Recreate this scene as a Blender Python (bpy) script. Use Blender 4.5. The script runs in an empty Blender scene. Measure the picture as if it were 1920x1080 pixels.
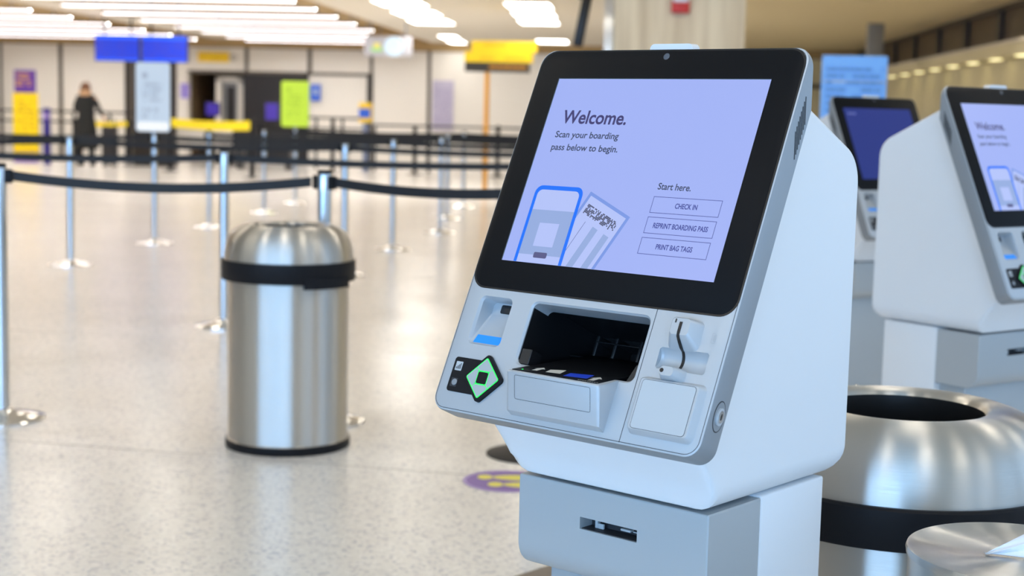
import bpy, bmesh, math, random
from mathutils import Matrix, Vector
random.seed(7)
SC = bpy.context.scene
COL = SC.collection

# ------------------------------------------------------------------ camera, world, light, exposure
PITCH, ROLL, EYE = 0.1147, 0.0235, 1.22
cp, sp, cr, sr = math.cos(PITCH), math.sin(PITCH), math.cos(ROLL), math.sin(ROLL)
fw = Vector((0, cp, -sp)); up0 = Vector((0, sp, cp)); rt0 = Vector((1, 0, 0))
cx_ = rt0 * cr + up0 * sr
cy_ = up0 * cr - rt0 * sr
cd = bpy.data.cameras.new('camera'); cam = bpy.data.objects.new('camera', cd); COL.objects.link(cam)
cam.matrix_world = Matrix(((cx_.x, cy_.x, -fw.x, 0), (cx_.y, cy_.y, -fw.y, 0), (cx_.z, cy_.z, -fw.z, EYE), (0, 0, 0, 1)))
cd.sensor_width = 36.0; cd.lens = 36.0 * 2823.9 / 1920.0
cd.clip_start = 0.05; cd.clip_end = 200
cd.dof.use_dof = True; cd.dof.focus_distance = 2.13; cd.dof.aperture_fstop = 4.9
SC.camera = cam
SC.view_settings.view_transform = 'Standard'; SC.view_settings.look = 'None'
SC.view_settings.gamma = 1.0; SC.view_settings.exposure = 0.0
SC.view_settings.use_curve_mapping = False

TH = 0.085                      # the hall is turned a little against the camera
HA = Vector((math.cos(TH), -math.sin(TH), 0)); HB = Vector((math.sin(TH), math.cos(TH), 0))
def hall(a, b, z=0.0):
    v = HA * a + HB * b
    return Vector((v.x, v.y, z))

wd = bpy.data.worlds.new('world'); SC.world = wd; wd.use_nodes = True
bg = wd.node_tree.nodes['Background']; bg.inputs[0].default_value = (0.62, 0.80, 1.0, 1); bg.inputs[1].default_value = 1.0

def area(name, loc, target, sx, sy, power, color):
    l = bpy.data.lights.new(name, 'AREA'); l.shape = 'RECTANGLE'; l.size = sx; l.size_y = sy
    l.energy = power; l.color = color
    o = bpy.data.objects.new(name, l); COL.objects.link(o)
    o.location = loc; d = Vector(target) - Vector(loc)
    o.rotation_euler = d.to_track_quat('-Z', 'Y').to_euler()
    return o
COOL = (0.29, 0.575, 1.0)
area('daylight_behind', hall(-4.5, -6.05, 1.6), hall(-4.5, 10, 1.3), 15.0, 2.4, 960, COOL)
area('daylight_side', hall(4.45, 0.6, 1.6), hall(-8, 0.6, 1.3), 10.0, 2.4, 64, COOL)
LAMP_NEAR, LAMP_FAR, STRIP_EM, STRIP_SIDE = 26.0, 11.0, 36.0, 3.6

# ------------------------------------------------------------------ materials
def lin(c):
    return tuple((x / 255.0 / 12.92) if x / 255.0 <= 0.04045 else ((x / 255.0 + 0.055) / 1.055) ** 2.4 for x in c)
def mat(name, rgb, rough=0.5, metal=0.0, spec=0.5, emit=None, estr=0.0, noise=0.0, nscale=60, bump=0.0, bscale=200, coat=0.0):
    m = bpy.data.materials.new(name); m.use_nodes = True
    nt = m.node_tree; b = nt.nodes['Principled BSDF']
    b.inputs['Base Color'].default_value = (*rgb, 1); b.inputs['Roughness'].default_value = rough
    b.inputs['Metallic'].default_value = metal; b.inputs['Specular IOR Level'].default_value = spec
    b.inputs['Coat Weight'].default_value = coat
    if emit:
        b.inputs['Emission Color'].default_value = (*emit, 1); b.inputs['Emission Strength'].default_value = estr
    tc = None
    if noise or bump:
        tc = nt.nodes.new('ShaderNodeTexCoord')
    if noise:
        n = nt.nodes.new('ShaderNodeTexNoise'); n.inputs['Scale'].default_value = nscale; n.inputs['Detail'].default_value = 3
        mp = nt.nodes.new('ShaderNodeMapRange'); mp.inputs['To Min'].default_value = 1 - noise; mp.inputs['To Max'].default_value = 1 + noise
        mx = nt.nodes.new('ShaderNodeMix'); mx.data_type = 'RGBA'; mx.blend_type = 'MULTIPLY'; mx.inputs['Factor'].default_value = 1
        mx.inputs[6].default_value = (*rgb, 1)
        nt.links.new(tc.outputs['Object'], n.inputs['Vector']); nt.links.new(n.outputs['Fac'], mp.inputs['Value'])
        nt.links.new(mp.outputs['Result'], mx.inputs[7]); nt.links.new(mx.outputs[2], b.inputs['Base Color'])
    if bump:
        n2 = nt.nodes.new('ShaderNodeTexNoise'); n2.inputs['Scale'].default_value = bscale; n2.inputs['Detail'].default_value = 2
        bp = nt.nodes.new('ShaderNodeBump'); bp.inputs['Strength'].default_value = bump; bp.inputs['Distance'].default_value = 0.001
        nt.links.new(tc.outputs['Object'], n2.inputs['Vector']); nt.links.new(n2.outputs['Fac'], bp.inputs['Height'])
        nt.links.new(bp.outputs['Normal'], b.inputs['Normal'])
    return m
ANISO, ANROT = 1.0, 0.25
def brushed(name, rgb, rough, axis_scale):
    m = mat(name, rgb, rough, 1.0)
    nt = m.node_tree; b = nt.nodes['Principled BSDF']
    tg = nt.nodes.new('ShaderNodeTangent'); tg.direction_type = 'RADIAL'; tg.axis = 'Z'
    nt.links.new(tg.outputs[0], b.inputs['Tangent']); b.inputs['Anisotropic'].default_value = ANISO; b.inputs['Anisotropic Rotation'].default_value = ANROT
    tc = nt.nodes.new('ShaderNodeTexCoord'); mp = nt.nodes.new('ShaderNodeMapping'); mp.inputs['Scale'].default_value = axis_scale
    n = nt.nodes.new('ShaderNodeTexNoise'); n.inputs['Scale'].default_value = 1.0; n.inputs['Detail'].default_value = 4
    r = nt.nodes.new('ShaderNodeMapRange'); r.inputs['To Min'].default_value = rough * 0.75; r.inputs['To Max'].default_value = rough * 1.3
    bp = nt.nodes.new('ShaderNodeBump'); bp.inputs['Strength'].default_value = 0.30; bp.inputs['Distance'].default_value = 0.0006
    nt.links.new(tc.outputs['Object'], mp.inputs['Vector']); nt.links.new(mp.outputs['Vector'], n.inputs['Vector'])
    nt.links.new(n.outputs['Fac'], r.inputs['Value']); nt.links.new(r.outputs['Result'], b.inputs['Roughness'])
    nt.links.new(n.outputs['Fac'], bp.inputs['Height']); nt.links.new(bp.outputs['Normal'], b.inputs['Normal'])
    return m
M = {}
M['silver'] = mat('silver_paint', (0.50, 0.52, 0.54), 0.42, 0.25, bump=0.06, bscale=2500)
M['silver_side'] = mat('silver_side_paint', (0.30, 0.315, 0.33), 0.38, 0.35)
M['grey'] = mat('grey_paint', (0.44, 0.465, 0.475), 0.45, 0.15, bump=0.05, bscale=2500)
M['white'] = mat('white_powder_coat', (0.80, 0.81, 0.82), 0.45, bump=0.04, bscale=2500)
M['pale_card'] = mat('pale_label', (0.53, 0.55, 0.56), 0.5)
M['black_glass'] = mat('black_glass', (0.006, 0.006, 0.007), 0.45, spec=0.12)
M['black'] = mat('black_plastic', (0.010, 0.010, 0.011), 0.38)
M['black_soft'] = mat('black_rubber', (0.008, 0.008, 0.010), 0.5, spec=0.2)
M['void'] = mat('dark_interior', (0.004, 0.004, 0.005), 0.35)
M['emboss'] = mat('embossed_paint', (0.42, 0.44, 0.46), 0.42, 0.25)
M['dark_line'] = mat('dark_seam', (0.03, 0.03, 0.035), 0.6)
M['lens'] = mat('camera_glass', (0.10, 0.11, 0.13), 0.15)
M['reveal'] = mat('screen_edge', (0.05, 0.08, 0.10), 0.3)
def screen(name, c, s=1.0):
    return mat(name, (0.01, 0.01, 0.01), 0.3, spec=0.3, emit=lin(c), estr=s)
M['scr'] = screen('screen_lilac', (160, 177, 243))
M['scr_ink'] = screen('screen_ink', (62, 58, 112))
M['scr_text'] = screen('screen_text', (56, 66, 98))
M['scr_line'] = screen('screen_outline', (58, 66, 150))
M['scr_blue'] = screen('screen_blue', (8, 112, 250))
M['scr_grey'] = screen('screen_grey', (147, 170, 220))
M['scr_white'] = screen('screen_white', (178, 193, 246))
M['scr_pass'] = screen('screen_pass_edge', (120, 150, 226))
M['scr_pill'] = screen('screen_pill', (84, 85, 132))
M['scr_dots'] = screen('screen_code', (70, 74, 104))
M['scr_navy'] = screen('screen_navy', (28, 46, 128))
M['scr_navy_mark'] = screen('screen_navy_mark', (110, 120, 190))
M['green_light'] = mat('green_light', (0.02, 0.4, 0.08), 0.3, emit=(0.0, 0.75, 0.07), estr=1.2)
M['reader_white'] = mat('reader_white', (0.42, 0.45, 0.45), 0.35)
M['blue_strip'] = mat('blue_strip', lin((30, 140, 235)), 0.4, emit=lin((30, 140, 235)), estr=0.25)
M['ink_white'] = mat('ink_white', (0.7, 0.69, 0.64), 0.5)
M['ink_blue'] = mat('ink_blue', lin((30, 70, 215)), 0.5)
M['chrome'] = mat('chrome', (0.78, 0.79, 0.80), 0.12, 1.0)
M['post_metal'] = mat('polished_steel', (0.62, 0.65, 0.68), 0.2, 1.0)
M['steel_v'] = brushed('brushed_steel', (0.60, 0.585, 0.55), 0.33, (6, 6, 900))
M['steel_lid'] = brushed('spun_steel', (0.58, 0.57, 0.55), 0.34, (40, 40, 700))
M['wipe'] = mat('white_cloth', (0.85, 0.87, 0.9), 0.9)
M['belt'] = mat('black_webbing', (0.008, 0.010, 0.014), 0.6)

# ------------------------------------------------------------------ mesh helpers
class MB:
    def __init__(s):
        s.bm = bmesh.new(); s.mats = []
    def mi(s, m):
        if m not in s.mats: s.mats.append(m)
        return s.mats.index(m)
    def face(s, vs, m):
        try:
            f = s.bm.faces.new(vs); f.material_index = s.mi(m); return f
        except ValueError:
            return None
    def poly(s, pts, m):
        return s.face([s.bm.verts.new(p) for p in pts], m)
    def rings(s, rings, m, cap0=True, cap1=True, closed=True):
        R = [[s.bm.verts.new(p) for p in r] for r in rings]
        n = len(R[0])
        for i in range(len(R) - 1):
            for j in range(n if closed else n - 1):
                k = (j + 1) % n
                s.face([R[i][j], R[i][k], R[i + 1][k], R[i + 1][j]], m)
        if cap0: s.face(list(reversed(R[0])), m)
        if cap1: s.face(R[-1], m)
        return R
    def box(s, x0, y0, z0, x1, y1, z1, m, bev=0.0):
        v = [s.bm.verts.new(p) for p in ((x0, y0, z0), (x1, y0, z0), (x1, y1, z0), (x0, y1, z0), (x0, y0, z1), (x1, y0, z1), (x1, y1, z1), (x0, y1, z1))]
        fs = [s.face([v[i] for i in q], m) for q in ((3, 2, 1, 0), (4, 5, 6, 7), (0, 1, 5, 4), (1, 2, 6, 5), (2, 3, 7, 6), (3, 0, 4, 7))]
        if bev:
            es = set(e for f in fs for e in f.edges)
            r = bmesh.ops.bevel(s.bm, geom=list(es), offset=bev, segments=3, profile=0.5, affect='EDGES', clamp_overlap=True)
            for f in r['faces']: f.material_index = s.mi(m)
    def rr(s, rect, r, layers, m, seg=6, cap0=True, cap1=True):      # stacked rounded rectangles in (x, y) with z layers (z, inset)
        rings = []
        for z, ins in layers:
            rings.append([(p[0], p[1], z) for p in rrect(rect[0] + ins, rect[1] + ins, rect[2] - ins, rect[3] - ins, max(r - ins, 0.0004), seg)])
        s.rings(rings, m, cap0, cap1)
    def frame(s, rect, r, in0, in1, z, m, seg=6, z0=None):           # a flat ring between two rounded rectangles
        A = [(p[0], p[1], z) for p in rrect(rect[0] + in0, rect[1] + in0, rect[2] - in0, rect[3] - in0, max(r - in0, 0.0004), seg)]
        B = [(p[0], p[1], z) for p in rrect(rect[0] + in1, rect[1] + in1, rect[2] - in1, rect[3] - in1, max(r - in1, 0.0004), seg)]
        s.rings([A, B], m, False, False)
    def lathe(s, prof, m, seg=48, cap0=True, cap1=True, c=(0, 0, 0)):
        s.rings([[(c[0] + r * math.cos(2 * math.pi * i / seg), c[1] + r * math.sin(2 * math.pi * i / seg), c[2] + z) for i in range(seg)] for r, z in prof], m, cap0, cap1)
    def tube(s, pts, r, m, seg=10):
        pts = [Vector(p) for p in pts]; rings = []
        for i, p in enumerate(pts):
            t = (pts[min(i + 1, len(pts) - 1)] - pts[max(i - 1, 0)]).normalized()
            a = Vector((0, 0, 1)) if abs(t.z) < 0.9 else Vector((1, 0, 0))
            u = t.cross(a).normalized(); v = t.cross(u)
            rings.append([p + (u * math.cos(2 * math.pi * k / seg) + v * math.sin(2 * math.pi * k / seg)) * r for k in range(seg)])
        s.rings(rings, m)
    def strip(s, pts, w, m, t=0.002):                                 # a vertical webbing strip along a path
        rings = []
        P = [Vector(p) for p in pts]
        for i, p in enumerate(P):
            d = (P[min(i + 1, len(P) - 1)] - P[max(i - 1, 0)]); d.z = 0; d.normalize()
            nrm = Vector((-d.y, d.x, 0)) * t / 2
            rings.append([p + nrm + Vector((0, 0, -w / 2)), p - nrm + Vector((0, 0, -w / 2)), p - nrm + Vector((0, 0, w / 2)), p + nrm + Vector((0, 0, w / 2))])
        s.rings(rings, m)
    def add(s, me, mtx, m):
        idx = s.mi(m); vs = [s.bm.verts.new(mtx @ v.co) for v in me.vertices]
        for p in me.polygons:
            f = s.face([vs[i] for i in p.vertices], m)
    def build(s, name, parent=None, mtx=None, ang=35, smooth=True, normals=True):
        if mtx is not None: s.bm.transform(mtx)
        if normals: bmesh.ops.recalc_face_normals(s.bm, faces=s.bm.faces)
        me = bpy.data.meshes.new(name); s.bm.to_mesh(me); s.bm.free()
        for m in s.mats: me.materials.append(m)
        if smooth:
            me.polygons.foreach_set('use_smooth', [True] * len(me.polygons)); me.set_sharp_from_angle(angle=math.radians(ang))
        o = bpy.data.objects.new(name, me); COL.objects.link(o)
        if parent: o.parent = parent
        return o
def rrect(x0, y0, x1, y1, r, seg=6):
    out = []
    for cx, cy, a0 in ((x1 - r, y1 - r, 0), (x0 + r, y1 - r, 90), (x0 + r, y0 + r, 180), (x1 - r, y0 + r, 270)):
        for k in range(seg + 1):
            a = math.radians(a0 + 90 * k / seg); out.append((cx + r * math.cos(a), cy + r * math.sin(a)))
    return out
def round_poly(pts, radii, seg=8):
    out = []; n = len(pts)
    for i in range(n):
        p = Vector(pts[i]); a = Vector(pts[i - 1]); b = Vector(pts[(i + 1) % n]); r = radii[i]
        if r <= 0: out.append(tuple(p)); continue
        u = (a - p).normalized(); v = (b - p).normalized(); ang = u.angle(v)
        d = min(r / math.tan(ang / 2), (a - p).length * 0.49, (b - p).length * 0.49); rr_ = d * math.tan(ang / 2)
        c = p + (u + v).normalized() * (rr_ / math.sin(ang / 2))
        s0 = p + u * d - c; s1 = p + v * d - c
        a0 = math.atan2(s0.y, s0.x); da = math.atan2(s1.y, s1.x) - a0
        while da > math.pi: da -= 2 * math.pi
        while da < -math.pi: da += 2 * math.pi
        for k in range(seg + 1):
            t = a0 + da * k / seg; out.append((c.x + rr_ * math.cos(t), c.y + rr_ * math.sin(t)))
    return out
_TXT = {}
def text_mesh(s, bold=0.0):
    key = (s, bold)
    if key not in _TXT:
        c = bpy.data.curves.new('lettering', 'FONT'); c.body = s; c.size = 1.0; c.resolution_u = 4; c.offset = bold
        o = bpy.data.objects.new('lettering', c); COL.objects.link(o)
        bpy.context.view_layer.update()
        dg = bpy.context.evaluated_depsgraph_get()
        _TXT[key] = bpy.data.meshes.new_from_object(o.evaluated_get(dg))
        bpy.data.objects.remove(o); bpy.data.curves.remove(c)
    return _TXT[key]
def put_text(mb, s, x, y, w, z, m, bold=0.0, h=None, align=0.0):      # lettering of width w with its baseline start at (x, y)
    me = text_mesh(s, bold)
    xs = [v.co.x for v in me.vertices]; x0, x1 = min(xs), max(xs)
    k = w / (x1 - x0); ky = k if h is None else h
    mb.add(me, Matrix(((k, 0, 0, x - x0 * k - align * w), (0, ky, 0, y), (0, 0, 1, z), (0, 0, 0, 1))), m)
def boolean(o, cutters):
    for c in cutters:
        md = o.modifiers.new('cut', 'BOOLEAN'); md.operation = 'DIFFERENCE'; md.solver = 'EXACT'; md.object = c
    bpy.context.view_layer.update()
    dg = bpy.context.evaluated_depsgraph_get()
    me = bpy.data.meshes.new_from_object(o.evaluated_get(dg))
    old = o.data; o.modifiers.clear(); o.data = me; me.name = old.name
    for c in cutters: bpy.data.objects.remove(c)
    me.polygons.foreach_set('use_smooth', [True] * len(me.polygons)); me.set_sharp_from_angle(angle=math.radians(30))
def thing(name, label, cat, loc=(0, 0, 0), rz=0.0, group=None):
    o = bpy.data.objects.new(name, None); COL.objects.link(o); o.empty_display_size = 0.1
    o.location = loc; o.rotation_euler = (0, 0, rz); tag(o, label, cat, group); return o
def tag(o, label, cat, group=None):
    o['label'] = label; o['category'] = cat
    if group: o['group'] = group
    return o
def struct(o):
    o['kind'] = 'structure'; return o
def copy_tree(o, parent=None):
    c = o.copy(); COL.objects.link(c)
    if parent: c.parent = parent
    for ch in list(o.children): copy_tree(ch, c)
    return c
def hall_box(mb, a0, b0, z0, a1, b1, z1, m, bev=0.0):
    mb.box(a0, b0, z0, a1, b1, z1, m, bev)
HALL = Matrix.Rotation(-TH, 4, 'Z')


def merge(a, *others):                                              # printed marks become part of the panel they are printed on
    for b in others:
        bm = bmesh.new(); bm.from_mesh(a.data)
        off = len(a.data.materials); n0 = len(bm.faces)
        me = b.data.copy(); me.transform(a.matrix_basis.inverted() @ b.matrix_basis)
        bm.from_mesh(me); bm.faces.ensure_lookup_table()
        for f in bm.faces[n0:]: f.material_index += off
        for m in b.data.materials: a.data.materials.append(m)
        bm.to_mesh(a.data); bm.free(); bpy.data.objects.remove(b)
    return a

# ------------------------------------------------------------------ the hall
def terrazzo():
    m = bpy.data.materials.new('terrazzo_floor'); m.use_nodes = True
    nt = m.node_tree; b = nt.nodes['Principled BSDF']; L = nt.links.new
    tc = nt.nodes.new('ShaderNodeTexCoord')
    v = nt.nodes.new('ShaderNodeTexVoronoi'); v.inputs['Scale'].default_value = 95
    L(tc.outputs['Object'], v.inputs['Vector'])
    r = nt.nodes.new('ShaderNodeValToRGB'); r.color_ramp.interpolation = 'CONSTANT'
    cols = [(0.0, (0.54, 0.53, 0.55)), (0.08, (0.77, 0.74, 0.69)), (0.40, (0.81, 0.78, 0.73)), (0.62, (0.66, 0.63, 0.62)), (0.72, (0.79, 0.76, 0.71)), (0.90, (0.86, 0.83, 0.78))]
    while len(r.color_ramp.elements) < len(cols): r.color_ramp.elements.new(0.5)
    for e, (p, c) in zip(r.color_ramp.elements, cols): e.position = p; e.color = (*c, 1)
    sep = nt.nodes.new('ShaderNodeSeparateColor'); L(v.outputs['Color'], sep.inputs[0]); L(sep.outputs[0], r.inputs[0])
    n = nt.nodes.new('ShaderNodeTexNoise'); n.inputs['Scale'].default_value = 0.9; n.inputs['Detail'].default_value = 3
    L(tc.outputs['Object'], n.inputs['Vector'])
    mp = nt.nodes.new('ShaderNodeMapRange'); mp.inputs['To Min'].default_value = 0.93; mp.inputs['To Max'].default_value = 1.07; L(n.outputs['Fac'], mp.inputs['Value'])
    mx = nt.nodes.new('ShaderNodeMix'); mx.data_type = 'RGBA'; mx.blend_type = 'MULTIPLY'; mx.inputs['Factor'].default_value = 1
    L(r.outputs[0], mx.inputs[6]); L(mp.outputs['Result'], mx.inputs[7]); L(mx.outputs[2], b.inputs['Base Color'])
    b.inputs['Roughness'].default_value = 0.21; b.inputs['Specular IOR Level'].default_value = 0.5
    return m
def woodgrain():
    m = bpy.data.materials.new('pale_wood'); m.use_nodes = True
    nt = m.node_tree; b = nt.nodes['Principled BSDF']; L = nt.links.new
    tc = nt.nodes.new('ShaderNodeTexCoord'); mp = nt.nodes.new('ShaderNodeMapping'); mp.inputs['Scale'].default_value = (9, 9, 0.5)
    n = nt.nodes.new('ShaderNodeTexNoise'); n.inputs['Scale'].default_value = 1.6; n.inputs['Detail'].default_value = 4
    r = nt.nodes.new('ShaderNodeValToRGB'); r.color_ramp.elements[0].color = (0.60, 0.48, 0.31, 1); r.color_ramp.elements[1].color = (0.82, 0.70, 0.50, 1)
    r.color_ramp.elements[0].position = 0.3; r.color_ramp.elements[1].position = 0.7
    L(tc.outputs['Object'], mp.inputs[0]); L(mp.outputs[0], n.inputs['Vector']); L(n.outputs['Fac'], r.inputs[0]); L(r.outputs[0], b.inputs['Base Color'])
    b.inputs['Roughness'].default_value = 0.45
    return m
M['floor'] = terrazzo()
M['joint'] = mat('floor_joint', (0.36, 0.33, 0.30), 0.4)
M['wall'] = mat('wall_panel', (0.80, 0.76, 0.70), 0.45, noise=0.015, nscale=1.2)
M['wall_warm'] = mat('wall_warm', (0.78, 0.71, 0.48), 0.6, noise=0.01, nscale=1.5)
M['ceiling'] = mat('ceiling_board', (0.78, 0.72, 0.62), 0.7)
M['ceiling_tan'] = mat('ceiling_tan', (0.48, 0.33, 0.15), 0.7, noise=0.08, nscale=1.0)
M['ceiling_warm'] = mat('ceiling_warm', (0.86, 0.73, 0.47), 0.7)
M['gap'] = mat('panel_gap', (0.10, 0.085, 0.07), 0.6)
M['dark_brown'] = mat('dark_brown', (0.020, 0.014, 0.010), 0.4, noise=0.15, nscale=4)
M['dark_wood'] = mat('dark_window_panel', (0.060, 0.036, 0.020), 0.35, noise=0.2, nscale=3)
M['dark_grey'] = mat('dark_grey', (0.018, 0.016, 0.018), 0.4)
M['brown'] = mat('brown_lining', (0.22, 0.15, 0.08), 0.6, noise=0.25, nscale=3)
M['wood'] = woodgrain()
M['lamp_near'] = mat('lamp_glow_near', (0.8, 0.8, 0.8), 0.5, emit=(1.0, 0.90, 0.76), estr=LAMP_NEAR)
M['lamp_far'] = mat('lamp_glow', (0.8, 0.8, 0.8), 0.5, emit=(1.0, 0.96, 0.90), estr=LAMP_FAR)
M['strip_side'] = mat('strip_side_glow', (0.02, 0.02, 0.02), 0.5, emit=(1.0, 0.93, 0.95), estr=STRIP_SIDE)
M['strip_glow'] = mat('strip_glow', (0.8, 0.8, 0.8), 0.5, emit=(1.0, 0.97, 0.94), estr=STRIP_EM)
M['cove_glow'] = mat('cove_glow', (0.8, 0.8, 0.7), 0.5, emit=(1.0, 0.86, 0.42), estr=3.0)
M['trim_grey'] = mat('trim_grey', (0.30, 0.31, 0.33), 0.4, 0.3)

ZC = 2.75
A0, A1, B0, B1 = -16.0, 4.6, -6.2, 33.5
fl = MB(); fl.box(A0, B0, -0.10, A1, B1 + 3, 0.0, M['floor']); struct(fl.build('floor', mtx=HALL))
jt = MB()
for b in (-1.0, 1.8, 4.87, 7.3, 10.1, 12.9, 15.7, 18.5): jt.box(-10.0, b, -0.01, 3.5, b + 0.006, 0.0006, M['joint'])
for a in (-8.4, -5.2, 2.9): jt.box(a, 0, -0.01, a + 0.006, 18.5, 0.0006, M['joint'])
struct(jt.build('trim_1', mtx=Matrix.Translation((0.0, -0.0, 0)) @ Matrix.Rotation(-TH - 0.127, 4, 'Z')))
def slab(name, a0, b0, z0, a1, b1, z1, m):
    mb = MB(); mb.box(a0, b0, z0, a1, b1, z1, m); return struct(mb.build(name, mtx=HALL))
slab('ceiling', A0, B0, ZC, -4.75, 8.0, ZC + 0.15, M['ceiling'])
slab('ceiling', -4.75, B0, ZC, A1, 12.0, ZC + 0.15, M['ceiling'])
slab('ceiling', -4.75, 12.0, ZC, 0.9, B1, ZC + 0.15, M['ceiling'])
slab('ceiling', 0.9, 12.0, ZC, A1, B1, ZC + 0.15, M['ceiling_warm'])
slab('ceiling', A0, 8.0, ZC + 0.32, -4.75, B1, ZC + 0.45, M['ceiling_tan'])
slab('trim_7', -4.78, 8.0, ZC, -4.752, B1, ZC + 0.32, M['ceiling_tan']); slab('trim_8', A0, 8.001, ZC, -4.78, 8.03, ZC + 0.32, M['ceiling'])
slab('ceiling_beam', -9.68, 8.03, ZC, -8.78, B1, ZC + 0.319, M['ceiling'])
# back wall of pale panels with an opening for the security hall
wb = MB()
Wt = 0.25
wb.box(A0, B1, 0.0, -10.60, B1 + Wt, 2.58, M['wall']); wb.box(-10.60, B1, 0.0, -10.30, B1 + Wt, 2.58, M['wall'])
wb.box(-10.30, B1, 2.02, -6.12, B1 + Wt, 2.58, M['wall'])
wb.box(-7.54, B1, 0.0, -6.12, B1 + Wt, 2.02, M['wall'])
wb.box(-6.12, B1, 0.0, 1.0, B1 + Wt, 2.58, M['wall'])
wb.box(1.0, B1, 0.0, A1, B1 + Wt, 2.58, M['wall_warm'])
wb.box(A0, B1 - 0.02, 2.58, A1, B1 + Wt, ZC + 0.45, M['ceiling_tan'])
struct(wb.build('wall_back', mtx=HALL))
gp = MB()
for a0, a1, z0, z1 in ((-14.69, -14.62, 0, 2.58), (-13.30, -13.20, 0, 2.58), (-8.99, -8.90, 2.05, 2.58), (-7.555, -7.46, 2.02, 2.58), (-6.15, -6.07, 0, 2.58), (-4.85, -4.77, 0, 2.58), (-2.1, -2.02, 0, 2.58), (-10.30, -6.12, 1.98, 2.05), (-16, 4.6, 2.56, 2.60)):
    gp.box(a0, B1 - 0.012, z0, a1, B1 + 0.01, z1, M['gap'])
gp.box(-6.20, B1 - 0.05, 0, -6.09, B1 + 0.01, 2.03, M['dark_brown'])
gp.box(-7.60, B1 - 0.05, 0, -7.53, B1 + 0.01, 2.03, M['dark_brown'])
gp.box(-11.74, B1 - 0.06, 0, -11.64, B1 + 0.01, 2.58, M['dark_brown']); gp.box(-11.64, B1 - 0.03, 0, -11.42, B1 + 0.01, 2.58, M['gap'])
struct(gp.build('trim_2', mtx=HALL))
# the hall behind the opening
rc = MB()
rc.box(-10.45, B1 + 2.6, 0, -7.45, B1 + 2.7, 2.3, M['brown']); rc.box(-10.5, B1 + 0.2, 0, -10.32, B1 + 2.7, 2.3, M['brown']); rc.box(-7.5, B1 + 0.2, 0, -7.4, B1 + 2.7, 2.3, M['brown'])
rc.box(-10.5, B1 + 0.2, 2.2, -7.4, B1 + 2.7, 2.3, M['brown'])
struct(rc.build('wall_recess', mtx=HALL))
dk = MB(); dk.box(-9.03, B1 + 0.02, 0.0, -7.58, B1 + 0.12, 1.99, M['dark_grey'])
struct(dk.build('door_1', mtx=HALL))
df = MB()
for a0, a1, z0, z1 in ((-9.74, -9.62, 0, 1.92), (-9.24, -9.10, 0, 1.92), (-9.74, -9.10, 1.80, 1.92)): df.box(a0, B1 + 0.3, z0, a1, B1 + 0.42, z1, M['wall'])
df.box(-9.62, B1 + 0.45, 0, -9.24, B1 + 0.5, 1.80, M['trim_grey']); df.box(-9.52, B1 + 0.42, 0.0, -9.33, B1 + 0.46, 1.7, M['dark_grey'])
struct(df.build('door_2', mtx=HALL))
# right side wall: dark panels high up, a lit ledge below them, warm plaster under it
wr = MB()
wr.box(A1, 9.0, 0.0, A1 + 0.2, B1, 2.08, M['wall_warm']); wr.box(A1, 9.0, 2.08, A1 + 0.2, B1, ZC + 0.1, M['dark_wood'])
struct(wr.build('wall_right', mtx=HALL))
lg = MB(); lg.box(A1 - 0.35, 9.0, 2.06, A1, B1, 2.19, M['wall_warm']); lg.box(A1 - 0.40, 9.0, 2.185, A1, B1, 2.22, M['ceiling']); struct(lg.build('trim_3', mtx=HALL))
ml_ = MB()
for b in (10, 12, 14.0, 16.1, 18.2, 20.3, 22.4, 24.5, 26.6, 28.7): ml_.box(A1 - 0.05, b, 2.22, A1 + 0.01, b + 0.22, ZC, M['dark_grey'])
ml_.box(A1 - 0.10, 9.0, ZC - 0.04, A1, B1, ZC, M['gap'])
struct(ml_.build('trim_4', mtx=HALL))
gc = MB(); gc.box(3.40, 24.0, 0.0, 3.64, 24.25, ZC, M['trim_grey'], 0.01); gc.box(0.9, B1 - 0.2, 1.93, 3.9, B1 - 0.1, 2.02, M['gap'])
struct(gc.build('trim_5', mtx=HALL))
# left side wall; unseen glazed front behind, mullions added to stripe the steel
wl = MB(); wl.box(A0 - 0.2, B0, 0, A0, B1, ZC + 0.5, M['wall']); struct(wl.build('wall_left', mtx=HALL))
fm = MB()
for a in (-13.4, -11.8, -10.2, -8.6, -7.0, -5.4, -3.8, -2.2, -0.6, 1.0, 2.6, 4.3): fm.box(a - 0.13, B0 + 0.5, 0, a + 0.13, B0 + 0.62, ZC, M['dark_grey'])
fm.box(A0, B0 + 0.5, 0, A1, B0 + 0.62, 0.35, M['trim_grey']); fm.box(A0, B0 + 0.5, ZC - 0.12, A1, B0 + 0.62, ZC, M['dark_grey'])
struct(fm.build('window_1', mtx=HALL))
fw_ = MB()
for b in (-4.2, -2.6, -1.0, 0.6, 2.2, 3.8, 5.4): fw_.box(A1 - 0.45, b - 0.06, 0, A1 - 0.33, b + 0.06, ZC, M['dark_grey'])
fw_.box(A1 - 0.45, B0, 0, A1 - 0.33, 9.0, 0.35, M['trim_grey']); fw_.box(A1 - 0.45, B0, ZC - 0.12, A1 - 0.33, 9.0, ZC, M['dark_grey'])
struct(fw_.build('window_2', mtx=HALL))
# wood clad pier with a bright metal corner
wp = MB(); wp.box(-0.27, 12.0, 0.0, 0.75, 12.9, ZC, M['wood']); struct(wp.build('wall_pier', mtx=HALL))
wc = MB(); wc.box(-0.345, 11.97, 0.0, -0.272, 12.05, ZC, M['chrome'], 0.004); struct(wc.build('trim_6', mtx=HALL))

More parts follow.
